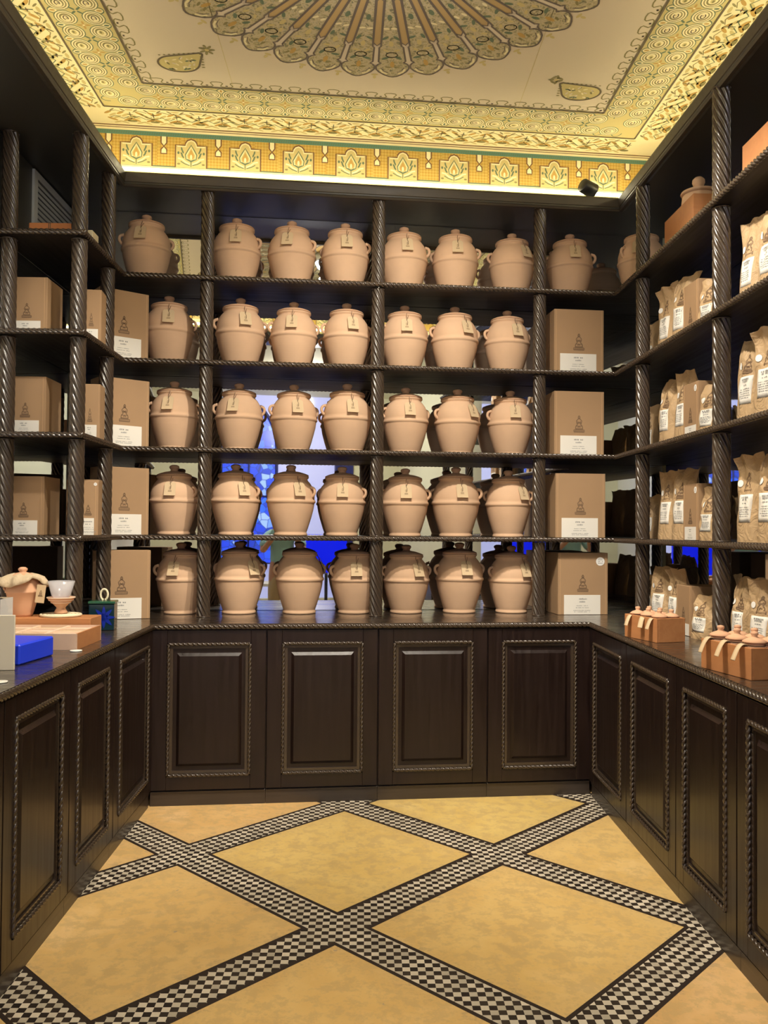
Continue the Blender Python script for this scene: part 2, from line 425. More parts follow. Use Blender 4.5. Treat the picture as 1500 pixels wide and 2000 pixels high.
for i in range(4):
    A, e, nn, L, W_ = side_fn(inner, outer, i)
    sub = Canvas(mb, lambda s_, t_, l, A=A, e=e, nn=nn: ((A+e*s_+nn*t_).x, (A+e*s_+nn*t_).y, ZCEIL-l), PM)
    ext = W_; n = int(round((L+1.2*ext)/.118)); st = (L+1.2*ext)/n
    for k in range(n):
        s0 = -.6*ext + st*(k+.5)
        for row, t0 in enumerate((.27*W_, .73*W_)):
            # skip outside the mitre
            lo = -t0; hi = L+t0
            if s0 < lo+.055 or s0 > hi-.055: continue
            sub.ell(s0, t0, .058, .056, 'p_green', 2); sub.ell(s0, t0, .054, .051, 'p_ivory', 3); sub.ring(s0, t0, .043, .040, .0055, 'p_olive', 4)
            sub.ell(s0, t0, .034, .030, 'p_olive', 4); sub.ell(s0+.004, t0, .027, .023, 'p_ivory', 5)
            if (k//2) % 2 == 0:
                sub.ring(s0, t0, .017, .011, .006, 'p_line', 6, a0=.4, a1=5.4, n=14)
                sub.ell(s0+.004, t0-.002, .006, .004, 'p_gold', 5)
            else:
                sub.ell(s0, t0, .017, .012, 'p_ground', 6); sub.ell(s0-.003, t0+.002, .010, .006, 'p_olive', 7)
            sg = 1 if row else -1
            sub.ring(s0+.5*st, t0+sg*.02, .030, .045, .006, 'p_green', 2, a0=0 if row else pi, a1=pi if row else 2*pi, n=10)
        sc_ = s0+st/2
        if -0.02 < sc_ < L+.02:
            mid = .5*W_
            if k % 2:
                for q in range(4):
                    an = q*pi/2; sub.ell(sc_+.018*cos(an), mid+.018*sin(an), .016, .006, 'p_gold', 3, 10, an)
                sub.ell(sc_, mid, .006, .006, 'p_ivory', 4, 10)
            else:
                for q in range(4):
                    an = q*pi/2+pi/4; sub.ell(sc_+.020*cos(an), mid+.020*sin(an), .020, .006, 'p_green', 3, 10, an)
                sub.ell(sc_, mid, .008, .008, 'p_goldlt', 4, 10)
            for t1, sg in ((.035, 1), (W_-.035, -1)):
                sub.ell(sc_, t1, .014, .022, 'p_ivory', 2, 12); sub.ell(sc_, t1, .007, .014, 'p_green' if k % 2 else 'p_gold', 3, 10)
    # outer floral band
    A, e, nn, L, W_ = side_fn(outer, frz, i)
    sub = Canvas(mb, lambda s_, t_, l, A=A, e=e, nn=nn: ((A+e*s_+nn*t_).x, (A+e*s_+nn*t_).y, ZCEIL-l), PM)
    n = int(L/.13); st = L/n
    for k in range(n):
        s0 = st*(k+.5)
        for q in range(6):
            sub.ell(s0+.024*(q-2.5), .070+.026*((q*7+k) % 3), .030, .0105, ('p_gold', 'p_goldlt', 'p_ground')[(q+k) % 3], 2, 10, .7 if k % 2 else -.7)
        for q in (-1, 1): sub.ell(s0+q*.045, .150, .034, .012, 'p_gold', 2, 10, -q*.6); sub.ell(s0+q*.03, .034, .020, .006, 'p_olive', 3, 8, q*.8); sub.ell(s0+q*.02, .185, .030, .008, 'p_goldlt', 3, 8, q*.5)
        xx = s0+st/2; sub.stroke([(xx-.016, .085), (xx+.016, .085)], .006, 'p_green', 4); sub.stroke([(xx, .055), (xx, .115)], .006, 'p_green', 4)
        sub.ell(xx, .085, .007, .007, 'p_brown', 5, 8); sub.ell(xx, .165, .030, .014, 'p_olive', 2, 10); sub.ell(xx, .03, .025, .010, 'p_goldlt', 2, 10)
        sub.stroke([(s0-.055, .13), (s0-.02, .105), (s0+.02, .14), (s0+.055, .11)], .006, 'p_green', 4)
        sub.stroke([(s0-.05, .055), (s0-.01, .04), (s0+.03, .06)], .005, 'p_olive', 4)
# wavy line inside the border
for i in range(4):
    A, e, nn, L, W_ = side_fn(inner, outer, i)
    sub = Canvas(mb, lambda s_, t_, l, A=A, e=e, nn=nn: ((A+e*s_-nn*t_).x, (A+e*s_-nn*t_).y, ZCEIL-l), PM)
    n = int(round((L-.06)/.107)); st = (L-.06)/n; pts = []
    for k in range(n*12+1):
        q = k/12; s_ = .03+st*q
        f_ = q % 1
        pts.append((s_+.018*sin(4*pi*f_), .036 - .027*cos(2*pi*f_)))
    sub.stroke(pts, .0075, 'p_olive', 2)
    for k in range(n+1):
        sub.ell(.03+st*k, .024, .008, .004, 'p_line', 3, 8, .6); sub.ell(.03+st*k, .024, .008, .004, 'p_line', 3, 8, -.6)
# medallion
MC = (.067, 3.468); NP = 34; DA = 2*pi/NP; A0 = .061
pol = lambda r, a: (MC[0]+r*sin(a), MC[1]+r*cos(a))
for k in range(NP):
    a = A0+k*DA
    hw = lambda r: (.5*DA*r - .017)
    ol = []
    for r in (.30, .5, .70, .79): ol.append((r, -hw(r)+.004))
    ol += [(.80, -hw(.8)-.004), (.93, -hw(.93)-.002), (.945, -hw(.945)+.012), (.955, -hw(.955)-.004), (.975, -hw(.97)-.014), (1.0, -hw(1.0)-.012), (1.03, -hw(1.0)+.002), (1.06, -.045), (1.078, -.018), (1.082, 0)]
    pts = [(r, x) for r, x in ol] + [(r, -x) for r, x in reversed(ol[:-1])]
    P = [(MC[0]+r*sin(a)+x*cos(a), MC[1]+r*cos(a)-x*sin(a)) for r, x in pts]
    for j in range(len(ol)-1):
        cv.poly([P[j], P[j+1], P[len(P)-2-j], P[len(P)-1-j]], 'p_petal', 2)
    cv.stroke(P, .0095, 'p_grey', 5)
    loc = lambda r, x: (MC[0]+r*sin(a)+x*cos(a), MC[1]+r*cos(a)-x*sin(a))
    for sg in (-1, 1):   # small bars at the bulb and scrolls in the petal
        cv.stroke([loc(1.005, sg*.066), loc(1.035, sg*.055), loc(1.052, sg*.030)], .012, 'p_ivory', 4)
        cv.stroke([loc(.99, sg*.062), loc(1.02, sg*.048), loc(1.038, sg*.024)], .0045, 'p_grey', 4)
        cv.ell(*loc(.90, sg*.035), .022, .010, 'p_green', 3, 10, a+sg*.6); cv.ell(*loc(.83, sg*.028), .018, .008, 'p_goldlt', 3, 10, a-sg*.5)
        cv.ell(*loc(.985, sg*.022), .018, .007, 'p_olive', 3, 10, a)
        cv.ell(*loc(.72, sg*.028), .022, .009, 'p_green', 3, 10, a+sg*.8); cv.ell(*loc(.64, sg*.020), .018, .008, 'p_ivory', 3, 10, a)
        cv.ring(*loc(.87, 0), .030, .022, .005, 'p_green', 4, 12)
    cv.ell(*loc(.96, 0), .012, .030, 'p_gold', 4, 12, -a); cv.ell(*loc(.77, 0), .012, .024, 'p_goldlt', 4, 12, -a)
    cv.ell(*loc(.55, 0), .012, .024, 'p_green', 4, 12, -a)
    # the slots between petals
    b = a+DA/2
    loc = lambda r, x: (MC[0]+r*sin(b)+x*cos(b), MC[1]+r*cos(b)-x*sin(b))
    cv.poly([loc(.80, -.012), loc(.80, .012), loc(.96, .016), loc(.96, -.016)], 'p_field', 3)
    g = [loc(.40, 0), loc(.42, -.017), loc(.76, -.020), loc(.785, 0), loc(.76, .020), loc(.42, .017)]
    cv.poly(g, 'p_bronze', 3); cv.stroke(g, .0085, 'p_grey', 6, True)
    cv.ell(*loc(1.06, 0), .020, .009, 'p_goldlt', 2, 10, -b); cv.ell(*loc(1.085, 0), .009, .016, 'p_goldlt', 2, 10, -b)
cv.ell(*MC, .40, .40, 'p_petal', 7, 48); cv.ring(*MC, .40, .40, .014, 'p_grey', 8, 48); cv.ell(*MC, .16, .16, 'p_gold', 8, 32); cv.ring(*MC, .16, .16, .01, 'p_grey', 9, 32)
# corner pears
def pear(cx, cy, mx, my):
    t_ = lambda x, y: (cx+mx*x, cy+my*y)
    out = [(.13, -.09), (.06, -.075), (-.02, -.06), (-.09, -.045), (-.125, -.005), (-.12, .045), (-.08, .085), (-.02, .10), (.045, .09), (.085, .05), (.10, .0), (.115, -.045)]
    for _ in range(2):
        q_ = []
        for a_, b_ in zip(out, out[1:]+out[:1]): q_ += [(a_[0]*.75+b_[0]*.25, a_[1]*.75+b_[1]*.25), (a_[0]*.25+b_[0]*.75, a_[1]*.25+b_[1]*.75)]
        out = q_
    P = [t_(*p) for p in out]
    cv.fan(P, 'p_ground', 2, t_(-.01, .02)); cv.stroke(P, .011, 'p_line', 5, True)
    rr = random.Random(5)
    for q in range(30):
        x, y = rr.uniform(-.09, .07), rr.uniform(-.035, .075)
        cv.ell(*t_(x, y), .014, .006, rr.choice(['p_green', 'p_olive', 'p_ivory', 'p_ivory', 'p_ivory', 'p_field']), 3+q % 2, 8, rr.uniform(0, 3))
    for q in range(9): cv.ell(*t_(-.10+.026*q, -.062-.003*q), .007, .005, 'p_olive', 3, 8)
    for q in range(6): cv.ell(*t_(.108+.002*q, .05-.025*q), .010, .006, 'p_olive', 3, 8)
    for q in range(7): an = q*2*pi/7; cv.ell(*t_(.155+.024*cos(an), -.115+.028*sin(an)), .020, .008, 'p_olive', 3, 8, an)
    cv.ell(*t_(.155, -.115), .012, .012, 'p_goldlt', 4, 8)
pear(-.985, 4.44, 1, 1); pear(1.175, 4.66, -1, 1); pear(1.1, 2.5, -1, -1); pear(-.98, 2.5, 1, -1)
# plaster board seams
cv.stroke([(-.75, 2.3), (-.75, by(-.75, .05)-.0)], .0025, 'p_ground', 2); cv.stroke([(.87, 2.3), (.87, by(.87, .05))], .0025, 'p_ground', 2)
structure('ceiling', mb, PMATS)

# ---- friezes under the ceiling on four sides
def frieze(name, A, B):
    A = Vector(A); B = Vector(B); e = (B-A).normalized(); L = (B-A).length
    nn = Vector((e.y, -e.x)); ctr = Vector((.06, 3.4))
    if (ctr-A).dot(nn) < 0: nn = -nn
    mb = MB(); cv = Canvas(mb, lambda s_, z, l: ((A+e*s_+nn*l).x, (A+e*s_+nn*l).y, z), PM)
    def rect(s0, s1, z0, z1, m, lay=1): cv.poly([(s0, z0), (s1, z0), (s1, z1), (s0, z1)], m, lay)
    mb.add([(A.x, A.y, 3.50), (B.x, B.y, 3.50), (B.x, B.y, ZCEIL), (A.x, A.y, ZCEIL)], [(0,1,2,3)], 1)
    bk = -nn*.1
    mb.add([(A.x+bk.x, A.y+bk.y, 3.50), (B.x+bk.x, B.y+bk.y, 3.50), (B.x+bk.x, B.y+bk.y, ZCEIL), (A.x+bk.x, A.y+bk.y, ZCEIL)], [(0,1,2,3)], 1)
    rect(0, L, 3.938, 3.944, 'p_brown', 2); rect(0, L, 3.926, 3.930, 'p_brown', 2)
    rect(0, L, 3.885, 3.912, 'p_teal', 2)
    n = int(L/.014)
    for k in range(n): cv.poly([(k*.014, 3.890), (k*.014+.004, 3.890), (k*.014+.009, 3.907), (k*.014+.005, 3.907)], 'p_green', 3)
    rect(0, L, 3.706, 3.885, 'p_frieze', 2); rect(0, L, 3.698, 3.706, 'p_green', 2)
    per = .327; n = int(L/per)+2; s0 = (L/2) % per - per + .16
    for k in range(n):
        s_ = s0+k*per
        if s_ > .11 and s_ < L-.11:      # niche with palmette
            o = [(-.094, 3.700), (-.094, 3.838), (-.036, 3.838), (-.034, 3.852), (-.022, 3.868), (0, 3.876), (.022, 3.868), (.034, 3.852), (.036, 3.838), (.094, 3.838), (.094, 3.700)]
            P = [(s_+x, z) for x, z in o]
            cv.poly([P[0], P[1], P[9], P[10]], 'p_goldlt', 3); cv.poly(P[2:9], 'p_goldlt', 3)
            cv.stroke(P, .008, 'p_brown', 6)
            cv.stroke([(s_+x*.88, z-.008) for x, z in o][1:10], .007, 'p_ivory', 5)
            fl = [(0, .075), (.018, .045), (.034, .015), (.030, -.012), (0, -.028), (-.030, -.012), (-.034, .015), (-.018, .045)]
            cv.stroke([(s_+x, 3.765+z) for x, z in fl], .006, 'p_green', 5, True)
            cv.stroke([(s_+x*.82, 3.765+z*.82) for x, z in fl], .005, 'p_ivory', 4, True)
            cv.fan([(s_+x*.55, 3.768+z*.6) for x, z in fl], 'p_gold', 4)
            cv.ell(s_, 3.766, .007, .016, 'p_ivory', 5, 10); cv.stroke([(s_-.022, 3.752), (s_, 3.742), (s_+.022, 3.752)], .005, 'p_green', 6)
            for sg in (-1, 1):
                cv.stroke([(s_+sg*.008, 3.722), (s_+sg*.035, 3.735), (s_+sg*.055, 3.752), (s_+sg*.078, 3.757)], .009, 'p_ivory', 5)
                cv.stroke([(s_+sg*.008, 3.714), (s_+sg*.038, 3.724), (s_+sg*.062, 3.738)], .0055, 'p_green', 5)
                for q in range(4): cv.ell(s_+sg*(.050+.006*(q % 2)), 3.768+q*.015, .013, .005, 'p_green', 5, 8, sg*(.9+q*.15))
                cv.ell(s_+sg*.076, 3.79, .007, .009, 'p_green', 5, 8)
                cv.ell(s_+sg*.074, 3.722, .010, .006, 'p_olive', 5, 8)
            cv.stroke([(s_, 3.706), (s_, 3.737)], .005, 'p_green', 5)
        h = s_+per/2
        if .05 < h < L-.05:              # hanging key
            o = [(-.017, 3.885), (-.017, 3.846), (0, 3.826), (.017, 3.846), (.017, 3.885)]
            P = [(h+x, z) for x, z in o]; cv.poly(P, 'p_ivory', 4); cv.stroke(P, .008, 'p_brown', 5)
            o = [(0, 3.824), (.017, 3.806), (.017, 3.780), (-.017, 3.780), (-.017, 3.806)]
            P = [(h+x, z) for x, z in o]; cv.poly(P, 'p_ivory', 4); cv.stroke(P, .008, 'p_brown', 5, True)
    structure(name, mb, PMATS)
frieze('trim_1', frz[0], frz[1]); frieze('trim_2', frz[1], frz[2]); frieze('trim_3', frz[2], frz[3]); frieze('trim_4', frz[3], frz[0])

# ---- dark canopy: soffit boards and beams round the ceiling well
bi = [(SL-.0, by(SL, .285)), (1.55, by(1.55, .285)), (1.55, 1.98), (SL, 1.98)]      # inner edge of the beam
def ring_prism(a, b, z0, z1):
    mb = MB()
    for i in range(4):
        j = (i+1) % 4
        mb.prism([a[i], a[j], b[j], b[i]], z0, z1)
    return mb
wallq = [(WL, by(WL, .745)), (WR, by(WR, .745)), (WR, 1.60), (WL, 1.60)]
mb = ring_prism(bi, wallq, ZSOF, ZLIP); structure('trim_5', mb, M['soffit'])
names = ['trim_6', 'trim_7', 'trim_8', 'trim_9']
cen = Vector((.07, 3.4))
for i in range(4):
    A, B = Vector(bi[i]), Vector(bi[(i+1) % 4]); e = (B-A).normalized(); nn = Vector((-e.y, e.x))
    if (cen-A).dot(nn) < 0: nn = -nn
    mb = MB()
    prof = [(-.045, ZLIP+.012), (.006, ZLIP+.012), (.010, ZLIP), (.004, ZSOF+.012), (-.006, ZSOF+.004), (.002, ZSOF-.004), (-.004, ZSOF-.014), (-.022, ZSOF-.014), (-.045, ZSOF-.002)]
    ext = .008
    vs = [((A-e*ext+nn*o_).x, (A-e*ext+nn*o_).y, z) for o_, z in prof]+[((B+e*ext+nn*o_).x, (B+e*ext+nn*o_).y, z) for o_, z in prof]
    n = len(prof); mb.add(vs, [(k, (k+1) % n, n+(k+1) % n, n+k) for k in range(n)]+[tuple(range(n)), tuple(range(n, 2*n))], 0)
    structure(names[i], mb, M['beam'])
# LED strips on the ledge at the foot of each frieze
for i, nm in enumerate(('behind the back beam, seen glowing', 'above the right beam', 'above the front beam behind the camera', 'above the left beam')):
    A, B = Vector(frz[i]), Vector(frz[(i+1) % 4]); e = (B-A).normalized(); nn = Vector((-e.y, e.x))
    if (cen-A).dot(nn) < 0: nn = -nn
    A2 = A+e*.16+nn*.115; B2 = B-e*.16+nn*.115
    t = thing('led_strip', 'warm white LED light strip '+nm, 'light strip', (A2.x, A2.y, ZLIP+.012))
    rz = math.atan2(e.y, e.x); L = (B2-A2).length; s_ = 1 if nn.dot(Vector((-e.y, e.x))) > 0 else -1
    mb = MB(); mb.box((0, -.030, 0), (L, .004, .058)); mb.obj('housing', M['p_olive'], t).rotation_euler = (0, 0, rz)
    mb = MB(); mb.box((0.01, s_*.004 if s_ > 0 else -.014-.030+.0, .059), (L-.01, .014 if s_ > 0 else -.024, .073)); o = mb.obj('diffuser', M['led'], t); o.rotation_euler = (0, 0, rz)

# ---- rooms beyond the well, seen in the mirrors
mb = MB(); mb.box((WL, -3, 3.60), (WR, 1.60, 3.66)); mb.box((WL, 1.55, 3.48), (WR, 1.60, 3.66)); structure('ceiling', mb, M['creamwall'])
mb = MB()
for a, b in (((WL, -2.7, 0), (-.95, -2.55, 3.6)), ((1.27, -2.7, 0), (WR, -2.55, 3.6)), ((-.95, -2.7, 0), (1.27, -2.55, .40))): mb.box(a, b)
structure('wall_front', mb, M['creamwall'])
mb = MB(); mb.box((-.95, -2.70, .40), (1.27, -2.66, 3.6)); structure('window_2', mb, M['daylight'])
mb = MB(); mb.box((.98, -2.60, .0), (1.27, -2.5, 3.6)); structure('door_1', mb, M['bluedoor'])
mb = MB()
pts = [(-.80, .95), (.06, .95), (.06, 2.7)]+[(-.37+.43*cos(t), 2.7+.75*sin(t)) for t in [pi*k/16 for k in range(1, 16)]]+[(-.80, 2.7)]
n = len(pts); mb.add([(x, -2.60, z) for x, z in pts]+[(x, -2.58, z) for x, z in pts], [tuple(range(n)), tuple(reversed(range(n, 2*n)))]+[(i, (i+1) % n, n+(i+1) % n, n+i) for i in range(n)], 0)
w1 = structure('window_1', mb, M['stained'])
mb = MB(); mb.tube([(x, -2.57, z) for x, z in pts], .025, 8, closed=True); mb.tube([(-.37, -2.57, .95), (-.37, -2.57, 3.42)], .015, 6); mb.tube([(-.8, -2.57, 2.0), (.06, -2.57, 2.0)], .015, 6)
mb.obj('window_frame', M['bluedoor'], w1)
t = thing('display_board', 'bright blue standing board, seen reflected between the lowest jars', 'sign', (.60, -.70, 0))
mb = MB(); mb.box((-.28, -.02, .9), (.28, .02, 1.42)); mb.obj('panel', M['bluebox'], t)
mb = MB(); mb.box((-.02, -.02, .02), (.02, .02, .9)); mb.box((-.16, -.14, 0), (.16, .14, .02)); mb.obj('stand', M['black'], t)
t = thing('display_table', 'white table reflected low in the back mirror', 'table', (-.15, -1.2, 0))
mb = MB(); mb.box((-.75, -.3, .70), (.60, .3, .74), bev=.004); mb.obj('tabletop', M['white'], t)
for sx in (-.68, .53):
    for sy in (-.24, .24): mb = MB(); mb.box((sx-.025, sy-.025, 0), (sx+.025, sy+.025, .70)); mb.obj('leg', M['white'], t)
mb = MB(); mb.box((-.66, -1.35, .742), (-.36, -1.10, 1.10), bev=.004)
mb.obj('gift_box', M['pink'], label='terracotta coloured box on the white table, reflected at left in mirror', category='box')

# ================================================================== WALL MIRRORS
def mirror_panel(label, A, B, z0, z1, nx, ny, nm='wall_mirror'):
    mb = MB(); q = .014
    vs = [(A[0], A[1], z0), (B[0], B[1], z0), (B[0], B[1], z1), (A[0], A[1], z1)]
    vs += [(x+nx*q, y+ny*q, z) for x, y, z in vs]
    mb.add(vs, [(3,2,1,0), (4,5,6,7), (0,1,5,4), (1,2,6,5), (2,3,7,6), (3,0,4,7)])
    return mb.obj(nm, M['mirror'], label=label, category='mirror')
mirror_panel('large wall mirror behind the jars on the back shelves', bpt(WL+.02, .725), bpt(WR-.02, .725), ZC+.002, ZSOF-.003, -NX*-1*0+0, 0) if False else None
A, B = bpt(WL+.03, .742), bpt(WR-.03, .742)
mirror_panel('large wall mirror behind the terracotta jars on the back shelves', A, B, ZC+.002, ZSOF-.002, -NX, -NY)
mirror_panel('wall mirror on the left wall behind the kraft boxes', (WL+.002, LEND), (WL+.002, by(WL, .70)), ZC+.002, 2.94, 1, 0)
mb = MB(); mb.box((WL, LEND, 2.971), (WL+.0035, by(WL, .74), ZSOF-.001)); mb.obj('wall_panel', M['soffit'], label='dark panel on the left wall round the vent, above the top shelf', category='panel')
mirror_panel('wall mirror behind the kraft bags on the right shelves', (WR-.002, by(WR, .70)), (WR-.002, YF), ZC+.002, ZSOF-.002, -1, 0)

# ================================================================== WORKTOP AND SHELVING
t = thing('worktop', 'dark wood worktop with carved rope edge running round three sides', 'countertop', (0, 0, 0))
fo = -.022
fl, fr = by(XL-.02, fo), by(XR+.0, fo)
Lf, Rf = XL+.018, XR-.012
pb = [(Lf, by(Lf, fo)), (Rf, by(Rf, fo)), (WR-.004, by(Rf, fo)), (WR-.004, by(WR, .72)), (WL+.004, by(WL, .72)), (WL+.004, by(Lf, fo))]
mb = MB(); mb.prism(pb, ZC-.030, ZC)
mb.prism([(WL+.004, YF), (Lf, YF), (Lf, by(Lf, fo)), (WL+.004, by(Lf, fo))], ZC-.030, ZC)
mb.prism([(Rf, YF), (WR-.004, YF), (WR-.004, by(Rf, fo)), (Rf, by(Rf, fo))], ZC-.030, ZC)
mb.obj('top_board', M['top'], t)
def add_rope(parent, a, b, sign=1, r=.0150, name='rope_edge', pitch=.080, lobes=3):
    mb = MB(); mb.rope(a, b, r, lobes=lobes, pitch=pitch, mi=0, sign=sign); return mb.obj(name, M['rope'], parent)
zc = ZC-.016
add_rope(t, (Lf, by(Lf, fo), zc), (Rf, by(Rf, fo), zc)); add_rope(t, (Lf, YF, zc), (Lf, by(Lf, fo), zc)); add_rope(t, (Rf, YF, zc), (Rf, by(Rf, fo), zc))

# the twisted posts: one mesh per height, shared
POST_R = .0385
def post_mesh(h, name='twisted_post'):
    mb = MB(); lob = 9; spl = 8; n = lob*spl; N = int(h/.012)+1; vs = []; fs = []
    for i in range(N):
        z = h*i/(N-1)
        env = 1.0
        for k in range(n):
            th = 2*pi*k/n; rr = POST_R*1.03*(1-.20*(1-abs(sin(lob*th/2))))
            vs.append((rr*cos(th-2*pi*z/.45), rr*sin(th-2*pi*z/.45), z))
    for i in range(N-1):
        for k in range(n): fs.append((i*n+k, i*n+(k+1) % n, (i+1)*n+(k+1) % n, (i+1)*n+k))
    mb.add(vs, fs, 0, True)
    for z in (0, h): mb.lathe([(.001, max(0, z-.006)), (POST_R+.001, max(0, z-.006)), (POST_R+.003, max(0, z-.003) if z else .003), (POST_R+.001, min(h, z+.006)), (.001, min(h, z+.006))], 28)
    return mb.mesh(name, [M['rope']])
levels = [(ZC, ZS[3]-.028), (ZS[3], ZS[2]-.028), (ZS[2], ZS[1]-.028), (ZS[1], ZS[0]-.028), (ZS[0], ZSOF)]
PM_ = [post_mesh(b-a) for a, b in levels]
def posts(parent, x, y):
    for me, (a, b) in zip(PM_, levels):
        o = bpy.data.objects.new('twisted_post', me); COL.objects.link(o); o.location = (x, y, a); o.parent = parent
        o.rotation_euler = (0, 0, random.uniform(0, 6))
SO = .295; BT = .026
shB = thing('shelving_unit', 'dark wood back shelving with twisted posts holding the terracotta jars', 'shelving')
shL = thing('shelving_unit', 'dark wood shelving at left with twisted posts and kraft boxes', 'shelving')
shR = thing('shelving_unit', 'dark wood shelving along the right wall holding kraft paper bags', 'shelving')
cl_ = by(SL, SO); cr_ = by(SR, SO)
for z in ZS:
    mb = MB(); mb.prism([(SL, cl_), (SR, cr_), (WR-.02, cr_), (WR-.02, by(WR-.02, .722)), (WL+.02, by(WL+.02, .722)), (WL+.02, cl_)], z-BT, z)
    b = mb.obj('shelf_board', M['woodx'], shB); add_rope(b, (SL, cl_, z-BT/2), (SR, cr_, z-BT/2))
    mb = MB(); mb.box((WL+.017, LEND, z-BT), (SL, cl_, z))
    b = mb.obj('shelf_board', M['woody'], shL); add_rope(b, (SL, LEND, z-BT/2), (SL, cl_, z-BT/2)); add_rope(b, (WL+.006, LEND, z-BT/2), (SL, LEND, z-BT/2))
    mb = MB(); mb.box((SR, YF, z-BT), (WR-.018, cr_, z))
    b = mb.obj('shelf_board', M['woody'], shR); add_rope(b, (SR, YF, z-BT/2), (SR, cr_, z-BT/2))
for x in (-.938, .070, 1.064): posts(shB, x, by(x, .345))
for x, y in ((-1.448, 4.755), (-1.445, 4.275), (-1.795, 4.275)): posts(shL, x, y)
for x, y in ((1.582, 4.80), (1.578, 3.72), (1.575, 2.66), (1.572, 1.83)): posts(shR, x, y)

# ================================================================== BASE CABINETS
def door_meshes(w_, h_):
    """door in local x (0..w), z (0..h), front at y=-.022"""
    mb = MB(); fx = .080; fz0, fz1 = .072, .070
    ox0, ox1, oz0, oz1 = fx, w_-fx, fz0, h_-fz1
    for a, b in (((0, -.022, 0), (ox0, 0, h_)), ((ox1, -.022, 0), (w_, 0, h_)), ((ox0, -.022, 0), (ox1, 0, oz0)), ((ox0, -.022, oz1), (ox1, 0, h_))): mb.box(a, b, 0, None, .0015)
    mb.box((ox0, -.008, oz0), (ox1, 0, oz1))
    leaf = mb
    mb = MB(); r = .0100
    for a, b in (((ox0+.006, -.022, oz0+.006), (ox1-.006, -.022, oz0+.006)), ((ox0+.006, -.022, oz1-.006), (ox1-.006, -.022, oz1-.006)),
                 ((ox0+.006, -.022, oz0+.006), (ox0+.006, -.022, oz1-.006)), ((ox1-.006, -.022, oz0+.006), (ox1-.006, -.022, oz1-.006))):
        mb.rope(a, b, r, lobes=2, pitch=.050, step=.005, depth=.45)
    # inner moulding step
    q = .030
    for a, b in (((ox0+.014, -.016, oz0+.014), (ox1-.014, -.008, oz0+q)), ((ox0+.014, -.016, oz1-q), (ox1-.014, -.008, oz1-.014)),
                 ((ox0+.014, -.016, oz0+q), (ox0+q, -.008, oz1-q)), ((ox1-q, -.016, oz0+q), (ox1-.014, -.008, oz1-q))): mb.box(a, b)
    mould = mb
    mb = MB(); p0, p1, r0, r1 = ox0+.050, ox1-.050, oz0+.052, oz1-.055; c_ = .016
    vs = [(p0, -.008, r0), (p1, -.008, r0), (p1, -.008, r1), (p0, -.008, r1), (p0+c_, -.021, r0+c_), (p1-c_, -.021, r0+c_), (p1-c_, -.021, r1-c_), (p0+c_, -.021, r1-c_)]
    mb.add(vs, [(4,5,6,7), (0,1,5,4), (1,2,6,5), (2,3,7,6), (3,0,4,7)]); panel = mb
    return leaf, mould, panel
def cabinet(x, y, rz, w_, depth, label, group):
    t = thing('base_cabinet', label, 'cabinet', (x, y, 0), rz, group)
    mb = MB(); mb.box((.001, .004, .075), (w_-.001, depth, ZC-.031)); mb.obj('carcass', M['wood'], t)
    mb = MB(); mb.box((.001, -.004, 0), (w_-.001, .03, .070)); mb.box((.001, -.010, .070), (w_-.001, .03, .0785), bev=.002); mb.obj('plinth', M['plinth'], t)
    lf, md, pn = door_meshes(w_-.008, .858)
    d = lf.obj('door', M['wood'], t, (.004, .004, .0875)); md.obj('rope_moulding', M['rope'], d); pn.obj('raised_panel', M['wood'], d)
    return t
bx = [(-1.142, -.530), (-.530, .080), (.080, .696), (.696, 1.292)]
nm = ['leftmost door of the back wall cabinets, in the left corner', 'second back cabinet from the left, with brightest rope moulding', 'third back cabinet from the left, below the middle post', 'rightmost back cabinet, in the right corner']
for (a, b), l in zip(bx, nm):
    cabinet(a, by(a, 0), TH, (b-a)/cos(TH), .6, 'dark wood cabinet, '+l, 'cabinets under the back worktop')
yb = by(XL, -.015)
ed = [4.60, 3.905, 3.325, 2.72, 2.10]
ln = ['nearest the back corner', 'second from the back corner, below the blue tile box', 'third from the back corner, large at left', 'nearest the camera, cut off at the left edge']
for k in range(4):   # left: door faces +x, local x runs along +y
    w_ = ed[k]-ed[k+1]
    cabinet(XL, ed[k+1], pi/2, w_, .66, 'dark left cabinet, '+ln[k], 'cabinets on the left')
ed = [4.805, 4.13, 3.47, 2.90, 2.25]
ln = ['nearest the back corner', 'second from the back corner', 'third from the back corner, large at right', 'nearest the camera, cut off at the right edge']
for k in range(4):   # right: door faces -x
    w_ = ed[k]-ed[k+1]
    cabinet(XR, ed[k], -pi/2, w_, .66, 'dark right cabinet, '+ln[k], 'cabinets on the right')
mb = MB(); mb.box((WL+.05, 1.75, 0), (XL, 2.098, ZC-.031)); mb.obj('end_cabinet', M['wood'], label='plain dark end cabinet at the near left, out of frame', category='cabinet')
mb = MB(); mb.box((XR, 1.75, 0), (WR-.05, 2.248, ZC-.031)); mb.obj('end_cabinet', M['wood'], label='plain dark end cabinet at the near right, out of frame', category='cabinet')

